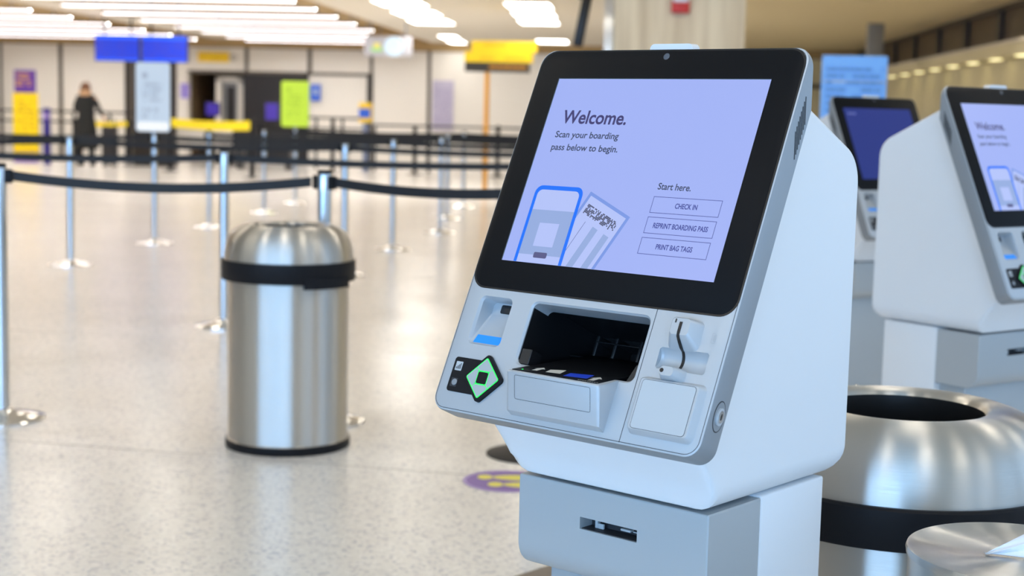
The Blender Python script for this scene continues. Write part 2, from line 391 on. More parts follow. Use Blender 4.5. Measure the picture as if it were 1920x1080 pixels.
# ------------------------------------------------------------------ the check-in kiosk (local frame: x right, y back, z up)
T = 0.4302; Y0, Z0 = -0.1324, 0.7853
PM = Matrix(((1, 0, 0, 0), (0, math.sin(T), -math.cos(T), Y0), (0, math.cos(T), math.sin(T), Z0), (0, 0, 0, 1)))   # panel (u, v, out) -> kiosk

def display_welcome(mb, extra=False):
    S = lambda k: 0.0014 + 0.0001 * k
    def q(rect, k, m): mb.poly([(rect[0], rect[1], S(k)), (rect[2], rect[1], S(k)), (rect[2], rect[3], S(k)), (rect[0], rect[3], S(k))], m)
    q((-0.188, 0.2394, 0.188, 0.5394), 0, M['scr'])
    for r in ((-0.1895, 0.2394, -0.188, 0.5409), (-0.188, 0.5394, 0.188, 0.5405)): q(r, 0, M['reveal'])
    put_text(mb, 'Welcome.', -0.1575, 0.4655, 0.121, S(2), M['scr_ink'], 0.021, h=0.0305)
    put_text(mb, 'Scan your boarding', -0.161, 0.4418, 0.119, S(2), M['scr_text'], 0.016, h=0.0148)
    put_text(mb, 'pass below to begin.', -0.1612, 0.4210, 0.125, S(2), M['scr_text'], 0.016, h=0.0148)
    # phone drawing, cut off by the lower edge of the display
    def clipped(pts, k, m):
        out = []
        for i in range(len(pts)):
            a, b = pts[i - 1], pts[i]
            ia, ib = a[1] >= 0.2396, b[1] >= 0.2396
            if ia != ib:
                t = (0.2396 - a[1]) / (b[1] - a[1]); out.append((a[0] + t * (b[0] - a[0]), 0.2396))
            if ib: out.append(b)
        if len(out) > 2: mb.poly([(p[0], p[1], S(k)) for p in out], m)
    # boarding pass drawing
    ang = math.atan2(0.3225 - 0.3577, 0.0212 + 0.0616); c_, s_ = math.cos(ang), math.sin(ang)
    def P(x, y): return (-0.0616 + c_ * x + s_ * -y * -1 * -1 if False else -0.0616 + c_ * x + s_ * y, 0.3577 + s_ * x - c_ * y)
    W, Hh = 0.090, 0.20
    clipped([P(0, 0), P(W, 0), P(W, Hh), P(0, Hh)], 1, M['scr_pass'])
    clipped([P(0.005, 0.005), P(W - 0.005, 0.005), P(W - 0.005, Hh), P(0.005, Hh)], 2, M['scr_white'])
    for i in range(30):                                             # dense stacked barcode
        for j in range(7):
            if random.random() < 0.58:
                x = 0.0105 + i * 0.00225; y = 0.0165 + j * 0.0023
                clipped([P(x, y), P(x + 0.0021, y), P(x + 0.0021, y + 0.0021), P(x, y + 0.0021)], 3, M['scr_dots'])
    for x in (0.042, 0.067):
        clipped([P(x, 0.041), P(x + 0.0115, 0.041), P(x + 0.0115, Hh), P(x, Hh)], 3, M['scr_grey'])
    clipped([P(0.0245, 0.041), P(0.0252, 0.041), P(0.0252, 0.12), P(0.0245, 0.12)], 3, M['scr_line'])
    px0, px1, pt = -0.1655, -0.0745, 0.3627
    clipped(rrect(px0, 0.15, px1, pt, 0.013, 6), 4, M['scr_blue'])
    clipped(rrect(px0 + 0.0058, 0.15, px1 - 0.0058, pt - 0.0068, 0.009, 6), 5, M['scr_white'])
    q((px0 + 0.0058, 0.2522, px1 - 0.0058, 0.3235), 6, M['scr_grey'])
    q((-0.1375, 0.2659, -0.1004, 0.3030), 7, M['scr_white'])         # the code's empty white field
    mb.poly([(p[0], p[1], S(7)) for p in rrect(-0.1309, 0.2478, -0.1060, 0.2567, 0.0022, 4)], M['scr_pill'])
    if not extra:
        put_text(mb, 'Start here.', 0.0535, 0.3674, 0.056, S(2), M['scr_text'], 0.016, h=0.0142)
        for (b, s, x, w) in ((0.3315, 'CHECK IN', 0.0915, 0.037), (0.3006, 'REPRINT BOARDING PASS', 0.0645, 0.091), (0.2695, 'PRINT BAG TAGS', 0.0795, 0.0605)):
            r = (0.0515, b, 0.1662, b + 0.0250)
            t = 0.0008
            for e in ((r[0], r[1], r[2], r[1] + t), (r[0], r[3] - t, r[2], r[3]), (r[0], r[1], r[0] + t, r[3]), (r[2] - t, r[1], r[2], r[3])): q(e, 1, M['scr_line'])
            put_text(mb, s, x, b + 0.0088, w, S(2), M['scr_line'], 0.024, h=0.0108)

def build_kiosk():
    k = thing('check_in_kiosk', 'nearest white and silver check-in kiosk with Welcome screen and scanner tray', 'kiosk')
    # pedestal: white column behind, grey foot below the printer drawer
    c = MB(); c.box(-0.1726, 0.1385, 0.0, 0.1726, 0.3205, 0.677, M['white'], 0.004); c.build('column', k)
    f = MB(); f.box(-0.150, 0.055, 0.0, 0.150, 0.138, 0.529, M['grey'], 0.003); f.build('foot_panel', k)
    # printer drawer
    prof = round_poly([(0, 0.6741), (0, 0.5285), (0.138, 0.5285), (0.138, 0.6741)], [0.003, 0.040, 0, 0], 10)
    d = MB(); rings = []
    for x, ins in ((-0.1726, 0.002), (-0.1706, 0.0), (0.1706, 0.0), (0.1726, 0.002)):
        cy, cz = 0.069, 0.60
        rings.append([(x, cy + (p[0] - cy) * (1 - ins / 0.069), cz + (p[1] - cz) * (1 - ins / 0.073)) for p in prof])
    d.rings(rings, M['grey']); dr = d.build('printer_drawer', k)
    cut = MB(); cut.box(-0.0525, -0.05, 0.6109, 0.0520, 0.030, 0.6292, M['grey']); boolean(dr, [cut.build('cutter')])
    s = MB(); s.box(-0.0520, 0.0292, 0.6112, 0.0515, 0.0302, 0.629, M['dark_line'])
    s.box(-0.0520, 0.004, 0.6110, 0.0515, 0.0298, 0.6116, M['dark_line'])
    s.box(-0.0380, 0.018, 0.6116, -0.0330, 0.026, 0.625, M['pale_card'], 0.001); s.box(-0.0335, 0.018, 0.6116, -0.022, 0.022, 0.6195, M['pale_card'], 0.001)
    s.box(0.012, 0.014, 0.6180, 0.030, 0.024, 0.6215, M['pale_card'], 0.001); s.box(0.034, 0.016, 0.619, 0.048, 0.02, 0.6205, M['pale_card'])
    s.build('ticket_slot', dr)
    # white housing
    pts = [(0.003, 0.678), (-0.014, 0.712), (-0.076, 0.7945), (-0.0835, 0.7955), (0.1182, 1.2345), (0.1182, 1.2775), (0.3545, 1.1665), (0.3545, 0.678)]
    rp = round_poly(pts, [0.006, 0.14, 0, 0, 0, 0.004, 0.060, 0.036], 10)
    hb = MB(); hw, rb, re = 0.1900, 0.042, 0.007
    pc2 = Vector((0.16, 0.93)); secs = []
    xs = [hw - rb + rb * math.sin(math.radians(q)) for q in (0, 15, 30, 45, 60, 70, 78, 84, 90)]
    for x in [-v for v in reversed(xs)] + xs:
        ax = abs(x); lift = rb - math.sqrt(max(0, rb * rb - (ax - (hw - rb)) ** 2))
        ins = max(0.0, re - math.sqrt(max(0, re * re - max(0, ax - (hw - re)) ** 2)))
        ring = []
        for p in rp:
            q = Vector(p)
            if not (p[1] > 0.79 and p[0] < 0.119): q = q + (pc2 - q).normalized() * ins
            ring.append((x, q.x, 0.678 + ((max(q.y, 0.678) - 0.678) ** 3 + lift ** 3) ** (1 / 3)))
        secs.append(ring)
    hb.rings(secs, M['white'])
    hb.bm.normal_update()
    op = [fc for fc in hb.bm.faces if len(fc.verts) == 4 and abs(fc.normal.x) < 0.2 and fc.normal.length > 0 and abs(abs(fc.normal.y) - math.cos(T)) < 0.02 and fc.calc_center_median().y < 0.1 and fc.calc_center_median().z > 0.9]
    bmesh.ops.delete(hb.bm, geom=op, context='FACES')
    hb.build('housing', k)
    # head panel (silver slab), chopped off vertically at the back of its top
    hp = MB(); hp.rr((-0.2372, 0.0, 0.2372, 0.5897), 0.024, [(-0.0395, 0.0), (-0.0036, 0.0), (-0.0010, 0.0009), (0.0, 0.0034)], M['silver'], 8)
    hp.bm.transform(PM)
    geom = list(hp.bm.verts) + list(hp.bm.edges) + list(hp.bm.faces)
    res = bmesh.ops.bisect_plane(hp.bm, geom=geom, plane_co=(0, 0.1176, 0), plane_no=(0, 1, 0), clear_outer=True)
    ed = [e for e in res['geom_cut'] if isinstance(e, bmesh.types.BMEdge)]
    bmesh.ops.holes_fill(hp.bm, edges=ed)
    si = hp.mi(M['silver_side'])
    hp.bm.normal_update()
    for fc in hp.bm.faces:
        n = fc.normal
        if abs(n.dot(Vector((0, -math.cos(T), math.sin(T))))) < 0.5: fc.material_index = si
    head = hp.build('head_panel', k)
    cuts = []
    c1 = MB(); c1.rr((-0.1045, 0.0872, 0.1040, 0.1805), 0.010, [(-0.06, 0.0), (-0.003, 0.0), (0.0008, -0.0035)], M['silver']); cuts.append(c1.build('cutter', mtx=PM))
    c2 = MB()
    rr1 = rrect(-0.2070, 0.1050, -0.1425, 0.1820, 0.010)
    rr2 = rrect(-0.2030, 0.1075, -0.1445, 0.1800, 0.008)
    rr3 = rrect(-0.2005, 0.1600, -0.1455, 0.1798, 0.005)
    c2.rings([[(p[0], p[1], 0.001) for p in rr1], [(p[0], p[1], -0.004) for p in rr2], [(p[0], p[1], -0.027) for p in rr3]], M['silver']); cuts.append(c2.build('cutter', mtx=PM))
    c3 = MB(); R_ = 0.0165
    for u0, u1 in ((0.1335, 0.2121),):
        c3.rings([[(u, 0.1266 + r * math.cos(2 * math.pi * i / 40), 0.0062 + r * math.sin(2 * math.pi * i / 40)) for i in range(40)] for u, r in ((u0, R_ * 0.86), (u0 + 0.003, R_), (u1 - 0.003, R_), (u1, R_ * 0.86))], M['silver'])
    cuts.append(c3.build('cutter', mtx=PM))
    boolean(head, cuts)
    # seams in the silver face
    sm = MB()
    sm.box(0.1109, 0.003, -0.0004, 0.1117, 0.1945, 0.00025, M['dark_line'])
    sm.frame((-0.2372, 0.0, 0.2372, 0.5897), 0.024, 0.0034, 0.0042, 0.0002, M['dark_line'], 8)
    sm.build('seam', head, PM)
    em = MB()
    for x0, y0, x1, y1 in ((0.2085, 0.1560, 0.2090, 0.1700), (0.2085, 0.1560, 0.2150, 0.1565), (0.2145, 0.1560, 0.2150, 0.1680), (0.2085, 0.1695, 0.2125, 0.1700), (0.2108, 0.1600, 0.2112, 0.1670), (0.2120, 0.1590, 0.2124, 0.1680), (0.2132, 0.1580, 0.2136, 0.1690)):
        em.poly([(x0, y0, 0.0003), (x1, y0, 0.0003), (x1, y1, 0.0003), (x0, y1, 0.0003)], M['emboss'])
    em.build('embossed_mark', head, PM)
    # black display bezel
    bz = MB()
    bz.rr((-0.2345, 0.1930, 0.2345, 0.5880), 0.027, [(-0.001, 0.0), (0.0004, 0.0)], M['void'], 8)
    bz.rr((-0.2315, 0.1958, 0.2315, 0.5852), 0.025, [(0.0, 0.0), (0.0008, 0.0), (0.0010, 0.0004)], M['black_glass'], 8)
    bez = bz.build('screen_bezel', k, PM)
    ln = MB(); ln.lathe([(0.0052, 0.0009), (0.0052, 0.0014), (0.0044, 0.0016)], M['lens'], 24, c=(0, 0.5763, 0)); ln.build('camera_lens', bez, PM)
    ds = MB(); display_welcome(ds); ds.build('touch_screen', k, PM, smooth=False, normals=False)
    # scanner mouth and tray
    ml = MB(); w0, w1 = -0.0045, -0.170; u0, u1, v0, v1 = -0.1040, 0.1035, 0.0876, 0.186
    for a, b in (((u0, v0), (u0, v1)), ((u1, v0), (u1, v1))):
        top = -0.0045
        ml.poly([(a[0], a[1], top), (b[0], 0.1795, top), (b[0], 0.1795, -0.041), (b[0], b[1], -0.041), (b[0], b[1], w1), (a[0], a[1], w1)], M['black'])
    ml.poly([(u0, v0, w0), (u1, v0, w0), (u1, v0, w1), (u0, v0, w1)], M['black'])
    ml.poly([(u0, v1, -0.041), (u1, v1, -0.041), (u1, v1, w1), (u0, v1, w1)], M['black'])
    ml.poly([(u0, v0, w1), (u1, v0, w1), (u1, v1, w1), (u0, v1, w1)], M['black'])
    ml.box(u0, 0.136, w1, u1, 0.139, -0.115, M['black'], 0.001)
    ml.box(-0.07, 0.166, w1, u1, 0.168, -0.125, M['black'], 0.0008)
    for x in (-0.075, -0.040, 0.005, 0.050): ml.box(x, 0.139, w1, x + 0.006, 0.178, -0.128, M['black'], 0.002)
    mouth = ml.build('scanner_mouth', k, PM, normals=False)
    g = MB(); g.rr((-0.1035, 0.0880, -0.0850, 0.1120), 0.002, [(-0.030, 0), (-0.006, 0), (-0.005, 0.001)], M['black'])
    g.build('side_guide', mouth, PM); g = MB()
    g.rings([[(x, v, w) for x, v in ((0.0900, 0.0878), (0.1033, 0.0878), (0.1033, 0.1125), (0.0995, 0.1125))] for w in (-0.03, -0.006)], M['black'])
    g.build('side_guide', mouth, PM)
    tr = MB(); tp = round_poly([(0.0864, 0.0), (0.0668, 0.0405), (0.0155, 0.0140), (0.0117, 0.0), (0.030, -0.002), (0.080, -0.002)], [0, 0.003, 0.0015, 0, 0, 0], 5)
    rings = []
    for x, kk in ((-0.0822, 0.90), (-0.0808, 0.965), (-0.0775, 1.0), (0.0775, 1.0), (0.0808, 0.965), (0.0822, 0.90)):
        rings.append([(x, p[0], p[1] * kk if p[1] > 0 else p[1]) for p in tp])
    tr.rings(rings, M['silver']); tray = tr.build('scanner_tray', k, PM)
    # label line on the tray face
    fd = Vector((0.0155 - 0.0668, 0.0140 - 0.0405)); fl = fd.length; fd.normalize(); fnrm = Vector((fd[1], -fd[0])) * -1
    if fnrm[1] < 0: fnrm = -fnrm
    FM = PM @ Matrix(((1, 0, 0, 0), (0, -fd[0], fnrm[0], 0.0668 + fnrm[0] * 0.0), (0, -fd[1], fnrm[1], 0.0405 + fnrm[1] * 0.0), (0, 0, 0, 1)))
    tl = MB(); tl.frame((-0.0668, -0.0400, 0.0680, -0.0052), 0.003, 0.0, 0.0005, 0.0003, M['dark_line']); tl.build('tray_label', tray, FM)
    sh = MB(); sh.box(-0.0757, -0.1362, 0.858, 0.0757, 0.045, 0.8643, M['black_glass'], 0.0006)
    zz = 0.8645
    def arrow(x0, y0, x1, y1, wd):
        a = Vector((x0, y0)); b = Vector((x1, y1)); t = (b - a).normalized(); n = Vector((-t.y, t.x)); m_ = a + (b - a) * 0.55
        sh.poly([(*q, zz) for q in (a + n * wd, a - n * wd, m_ - n * wd, m_ - n * wd * 2, b, m_ + n * wd * 2, m_ + n * wd)], M['ink_white'])
    arrow(-0.045, -0.1240, -0.049, -0.0968, 0.0045); arrow(0.058, -0.1278, 0.053, -0.0985, 0.0045)
    sh.poly([(*q, zz) for q in ((-0.0256, -0.1229), (-0.0029, -0.1185), (-0.014, -0.090), (-0.0333, -0.1019))], M['ink_white'])
    sh.poly([(*q, zz) for q in ((0.0097, -0.1282), (0.0464, -0.1216), (0.0374, -0.0922), (0.0036, -0.103))], M['ink_blue'])
    for i in range(9): sh.poly([(0.042 + i * 0.004 + a, -0.1366 + b, zz) for a, b in ((0, 0), (0.0026, 0.0002), (0.0026, 0.0022), (0, 0.002))], M['ink_white'])
    sh.lathe([(0.0016, 0.8640), (0.0014, 0.8648)], M['green_light'], 10, c=(-0.062, -0.1290, 0))
    sh.build('scanner_glass', tray)
    # ticket recess on the left
    rc = MB()
    def floor_pt(u, v):                                              # on the sloping floor of the recess
        t = (v - 0.1075) / (0.1600 - 0.1075); return (u, v, -0.004 - 0.023 * t + 0.0005)
    lft = lambda v: -0.2018 + 0.0015 * (v - 0.1075) / 0.0525
    rgt = lambda v: -0.1455
    rc.poly([floor_pt(lft(0.1095), 0.1095), floor_pt(rgt(0.1095), 0.1095), floor_pt(rgt(0.1235), 0.1235), floor_pt(lft(0.1235), 0.1235)], M['blue_strip'])
    rc.build('blue_guide', head, PM)
    rw = MB(); rw.rr((-0.1845, 0.1640, -0.1600, 0.1775), 0.003, [(-0.0275, 0), (-0.0262, 0), (-0.0258, 0.0008)], M['black']); rw.build('sensor_window', head, PM)
    # contactless reader with its lit green diamond
    rd = MB(); rd.rr((-0.2165, 0.0295, -0.1600, 0.0825), 0.005, [(-0.001, 0), (0.0012, 0), (0.0018, 0.0006)], M['black_soft'])
    reader = rd.build('contactless_reader', k, PM)
    ic = MB(); ic.poly([(p[0], p[1], 0.0021) for p in rrect(-0.2115, 0.0615, -0.1985, 0.0755, 0.001, 3)], M['pale_card'])
    for i in range(4): ic.poly([(-0.2095 + i * 0.0024 + a, 0.0640 + b, 0.0023) for a, b in ((0, 0), (0.0015, 0), (0.0015, 0.003 + i * 0.002), (0, 0.003 + i * 0.002))], M['dark_line'])
    ic.poly([(p[0], p[1], 0.0021) for p in rrect(-0.2115, 0.0365, -0.1990, 0.0500, 0.001, 3)], M['dark_line'])
    ic.lathe([(0.0050, 0.0018), (0.0050, 0.0026), (0.0036, 0.0030), (0.0030, 0.0024)], M['silver_side'], 20, c=(-0.2042, 0.0436, 0)); ic.build('icon', reader, PM)
    dc = (-0.1503, 0.0555)
    DM = PM @ Matrix.Translation((dc[0], dc[1], 0)) @ Matrix.Rotation(math.radians(47), 4, 'Z')
    hs = 0.0270
    dm = MB(); dm.rr((-hs, -hs * 0.985, hs, hs * 0.985), 0.006, [(0.0, 0), (0.0052, 0), (0.0062, 0.0010)], M['black_soft'])
    dia = dm.build('reader_diamond', reader, DM)
    gl = MB(); i_ = 0.0222
    gl.rr((-i_, -i_, i_, i_), 0.003, [(0.006, 0), (0.0064, 0)], M['green_light']); gl.build('green_glow', dia, DM)
    wt = MB()
    R45 = Matrix.Rotation(math.radians(-47), 2)
    sq = [R45 @ Vector(p) for p in ((0.0105, 0.0105), (-0.0105, 0.0105), (-0.0105, -0.0105), (0.0105, -0.0105))]
    e_ = 0.0211
    cs = [Vector((e_, e_)), Vector((-e_, e_)), Vector((-e_, -e_)), Vector((e_, -e_))]
    def inset(poly, d):
        c = sum(poly, Vector((0, 0))) / len(poly); return [p + (c - p).normalized() * d for p in poly]
    sides = []
    for j in range(4):
        p = sq[j]
        q = Vector((p.x, math.copysign(e_, p.y))) if abs(p.y) > abs(p.x) else Vector((math.copysign(e_, p.x), p.y))
        sides.append(q)
    for j in range(4):
        p0, p1 = sq[j], sq[(j + 1) % 4]; q0, q1 = sides[j], sides[(j + 1) % 4]
        mid = (q0 + q1) / 2; cn = min(cs, key=lambda c: (c - Vector((math.copysign(e_, mid.x), math.copysign(e_, mid.y)))).length)
        pg = inset([p0, q0, cn, q1, p1], 0.0007)
        wt.rings([[(v.x, v.y, 0.0062) for v in pg], [(v.x, v.y, 0.0069) for v in pg]], M['reader_white'])
    wt.build('reader_face', dia, DM)
    bb = MB(); bb.rr((-0.0092, -0.0088, 0.0092, 0.0088), 0.0022, [(0.006, 0), (0.0072, 0), (0.0078, 0.0007)], M['black_soft'])
    bb.build('centre_key', dia, PM @ Matrix.Translation((dc[0], dc[1], 0)))
    # card reader on the right
    cb = MB()
    def block(u0, u1, v0, v1, h, dr, rise):                          # a raised block with drafted sides
        cb.rings([[(p[0], p[1], -0.001) for p in rrect(u0, v0, u1, v1, 0.007)],
                  [(p[0], p[1], h * 0.85) for p in rrect(u0 + dr * 0.85, v0 + rise * 0.85, u1 - dr * 0.85, v1 - 0.002, 0.006)],
                  [(p[0], p[1], h) for p in rrect(u0 + dr + 0.001, v0 + rise + 0.001, u1 - dr - 0.001, v1 - 0.0035, 0.005)]], M['silver'])
    block(0.1435, 0.1930, 0.1405, 0.1830, 0.0195, 0.0095, 0.015)
    block(0.1470, 0.1860, 0.0940, 0.1150, 0.0195, 0.0080, 0.004)
    cr_ = cb.build('card_reader', k, PM)
    sl = MB(); path = [(0.1745, 0.0197), (0.1700, 0.0199), (0.1600, 0.0199), (0.1545, 0.0187), (0.1480, 0.0115), (0.1425, 0.0040), (0.1400, -0.0020)]
    for i in range(9):
        a = math.radians(-35 - i * 13.5); path.append((0.1266 + 0.0163 * math.cos(a), 0.0062 + 0.0163 * math.sin(a)))
    for uo, m_, wv in ((0.0, M['void'], 0.0022), (-0.0045, M['silver'], 0.0)):
        if wv:
            sl.rings([[(0.1683 - wv, v, w + 0.0004), (0.1683 + wv, v, w + 0.0004), (0.1683 + wv, v, w - 0.003), (0.1683 - wv, v, w - 0.003)] for v, w in path], m_)
    sl.build('card_slot', cr_, PM)
    pl = MB(); pl.box(0.1585, 0.1725, 0.0190, 0.1605, 0.1780, 0.0199, M['void']); pl.build('card_light', cr_, PM); pl = MB(); pl.lathe([(0.0030, 0.0185), (0.0030, 0.0198)], M['void'], 16, c=(0.1590, 0.1055, 0)); pl.build('guide_hole', cr_, PM)
    # flat pad below the card reader
    pd = MB(); pd.rr((0.1190, 0.0165, 0.2245, 0.0990), 0.010, [(-0.0005, 0.0), (0.0012, 0.0020), (0.0095, 0.0045), (0.0110, 0.0062)], M['silver'], 7)
    pad = pd.build('passport_pad', k, PM)
    pc = MB(); pc.rr((0.1285, 0.0235, 0.2150, 0.0920), 0.005, [(0.0109, 0), (0.0112, 0)], M['dark_line']); pc.rr((0.1291, 0.0241, 0.2144, 0.0914), 0.0046, [(0.0109, 0), (0.01135, 0)], M['pale_card']); pc.build('pad_card', pad, PM)
    # vents and lock on the sides of the head
    for sx in (-1, 1):
        v = MB()
        for i in range(8):
            t = i / 7; y = 0.0775 + 0.0240 * t; z0 = 1.168 + 0.0470 * t; z1 = 1.206 + 0.0475 * t
            x = sx * 0.2372
            v.box(min(x, x + sx * 0.0004), y - 0.0009, z0, max(x, x + sx * 0.0004), y + 0.0009, z1, M['void'])
        v.build('side_vent', head)
    kl = MB(); LM = Matrix.Translation((0.2372, -0.0850, 0.8350)) @ Matrix.Rotation(-T, 4, 'X')
    def disc(ry, rz, x0, x1, m_, seg=28): kl.rings([[(x, ry * math.cos(2 * math.pi * i / seg), rz * math.sin(2 * math.pi * i / seg)) for i in range(seg)] for x in (x0, x1)], m_)
    disc(0.0130, 0.0215, -0.001, 0.0004, M['dark_line']); disc(0.0118, 0.0200, -0.001, 0.0006, M['silver_side']); disc(0.0085, 0.0120, 0, 0.0030, M['silver']); disc(0.0058, 0.0085, 0, 0.0040, M['chrome']); disc(0.0015, 0.0045, 0, 0.0043, M['void'])
    kl.build('key_lock', head, LM)
    tb = MB(); tb.rr((-0.038, 1.24, 0.038, 1.3285), 0.008, [(0.0, 0), (0.018, 0.0), (0.021, 0.002)], M['white'])
    tb.build('status_light', k, Matrix(((1, 0, 0, 0), (0, 0, 1, 0.1180), (0, 1, 0, 0), (0, 0, 0, 1))))
    return k
kiosk = build_kiosk()
kiosk.location = (0.1487, 2.1491, 0); kiosk.rotation_euler = (0, 0, -0.7097)
k2 = copy_tree(kiosk); k2.location = (1.3666, 4.0032, 0); k2.rotation_euler = (0, 0, 0.6238)
tag(k2, 'silver and white check-in kiosk with Welcome screen cut by the right edge', 'kiosk', 'row of check-in kiosks')
k3 = copy_tree(kiosk); k3.location = (1.4859, 5.9697, 0); k3.rotation_euler = (0, 0, 0.5845)
tag(k3, 'check-in kiosk with a dark blue screen behind the other two kiosks', 'kiosk', 'row of check-in kiosks')
kiosk['group'] = 'row of check-in kiosks'
nv = MB(); nv.poly([(-0.188, 0.2394, 0.0014), (0.188, 0.2394, 0.0014), (0.188, 0.5394, 0.0014), (-0.188, 0.5394, 0.0014)], M['scr_navy'])
for x, y, w, h in ((-0.168, 0.512, 0.012, 0.008), (-0.153, 0.513, 0.010, 0.006), (-0.14, 0.512, 0.014, 0.007), (0.02, 0.372, 0.03, 0.012), (0.0, 0.36, 0.02, 0.010), (0.03, 0.39, 0.02, 0.010)):
    nv.poly([(x, y, 0.0016), (x + w, y, 0.0016), (x + w, y + h, 0.0016), (x, y + h, 0.0016)], M['scr_navy_mark'])
me3 = nv.build('touch_screen', None, PM, smooth=False, normals=False)
for kk, src in ((k3, me3),):
    for ch in kk.children:
        if ch.name.startswith('touch_screen'): ch.data = src.data
    bpy.data.objects.remove(src)

# ------------------------------------------------------------------ lamps
def linear_lamp(a0, a1, b, z, label, group):
    t = thing('linear_lamp', label, 'ceiling light', hall((a0 + a1) / 2, b, z), -TH, group)
    h = (a1 - a0) / 2
    m = MB(); m.box(-h, -0.055, 0.0062, h, 0.055, 0.030, M['trim_grey']); m.build('housing', t)
    for x in (-h + 0.3, h - 0.3):
        m = MB(); m.box(x - 0.01, -0.01, 0.03, x + 0.01, 0.01, ZC + 0.3195 - z, M['trim_grey']); m.build('hanger', t)
    for y in (-0.055, 0.05):
        m = MB(); m.box(-h, y, -0.012, h, y + 0.005, 0.006, M['strip_side']); m.build('side_lens', t)
    d = MB(); d.box(-h + 0.005, -0.05, 0.0, h - 0.005, 0.05, 0.006, M['strip_glow']); d.build('diffuser', t)
    return t
ordw = ['first', 'second', 'third', 'fourth', 'fifth', 'sixth', 'seventh', 'eighth', 'ninth']
bs = [18.55, 20.36, 21.9, 23.6, 25.4, 27.3, 29.0, 30.7, 32.2]
for i, b in enumerate(bs):
    linear_lamp(-8.62 if i else -8.5, -4.74 - 0.045 * i if i < 6 else -5.4, b, ZC - 0.08, 'long white strip light hung right of the middle ceiling beam, %s row from the camera' % ordw[i], 'strip lights over the queue')
for i, b in enumerate((10.6, 13.2, 15.9)):  # unseen strips above the frame, added to brighten the floor
    linear_lamp(-8.5, -4.9, b, ZC - 0.08, 'unseen long strip light added above the frame to brighten the floor, %s of three' % ordw[i], 'strip lights over the queue')
for i, b in enumerate(bs[2:8]):
    linear_lamp(-14.4, -9.70, b + 1.4, ZC - 0.08, 'long white strip light hung left of the middle ceiling beam, %s row from the camera' % ordw[i], 'strip lights over the queue')
def panel_lamp(a, b, w, l, m_, label, group, cat='ceiling light'):
    t = thing('panel_lamp', label, cat, hall(a, b, ZC), -TH, group)
    f = MB(); w2, l2 = w / 2, l / 2
    for x0, y0, x1, y1 in ((-w2 - .03, -l2 - .03, w2 + .03, -l2), (-w2 - .03, l2, w2 + .03, l2 + .03), (-w2 - .03, -l2, -w2, l2), (w2, -l2, w2 + .03, l2)): f.box(x0, y0, -0.012, x1, y1, 0.0, M['ceiling'])
    f.build('frame', t)
    d = MB(); d.box(-w2, -l2, -0.010, w2, l2, 0.0, m_); d.build('diffuser', t)
    return t
for i, (a, b, w) in enumerate(((-3.50, 21.4, .66), (-3.58, 23.5, .66), (-3.66, 25.6, .68), (-4.0, 30.6, .34), (-4.1, 32.6, .34))):
    panel_lamp(a, b, w, 1.15, M['lamp_far'], 'bright rectangular ceiling light in the row left of the yellow sign, %s from the camera' % ordw[i], 'recessed ceiling lights')
for i, (a, b) in enumerate(((-1.68, 21.5), (-1.74, 23.3), (-1.80, 25.1), (-1.97, 31.6))):
    panel_lamp(a, b, .62, 1.15, M['lamp_far'], 'bright rectangular ceiling light in the row right of the yellow sign, %s from the camera' % ordw[i], 'recessed ceiling lights')
k = 0
for b in (1.2, 4.4, 7.6, 10.8, 14.2, 17.2):
    for a in ((-5.8, -4.6, -3.5, -2.4, -1.3, -0.2, 0.9, 2.0, 3.2) if b < 12 else (-5.8, -4.6, -3.4, -2.2, -1.0, 1.9, 2.9, 3.9)):  # rear rows hold extra unseen columns, added to brighten far floor and right side
        panel_lamp(a, b, .25, .25, M['lamp_near'], 'small warm square downlight above the frame, extra rear ones added to brighten the hall', 'warm downlights')

# ------------------------------------------------------------------ belt stanchions
def make_stanchion(label):
    t = thing('belt_stanchion', label, 'stanchion', (0, 0, 0), 0, 'belt stanchions')
    b = MB(); b.lathe([(0.165, 0.0), (0.165, 0.006), (0.158, 0.010), (0.10, 0.022), (0.045, 0.034), (0.031, 0.045)], M['chrome'], 40); b.build('base_plate', t)
    p = MB(); p.lathe([(0.0265, 0.036), (0.0265, 0.925)], M['post_metal'], 28); p.build('post', t)
    h = MB(); h.lathe([(0.0285, 0.905), (0.0285, 0.967), (0.026, 0.980), (0.010, 0.982)], M['post_metal'], 28); h.lathe([(0.0270, 0.966), (0.0270, 0.986), (0.0235, 0.990)], M['black_soft'], 28)
    h.build('head', t)
    c = MB(); c.box(0.025, -0.014, 0.915, 0.050, 0.014, 0.968, M['black_soft'], 0.003); c.build('belt_clip', t)
    c = MB(); c.box(-0.050, -0.014, 0.915, -0.025, 0.014, 0.968, M['black_soft'], 0.003); c.build('belt_clip', t)
    return t
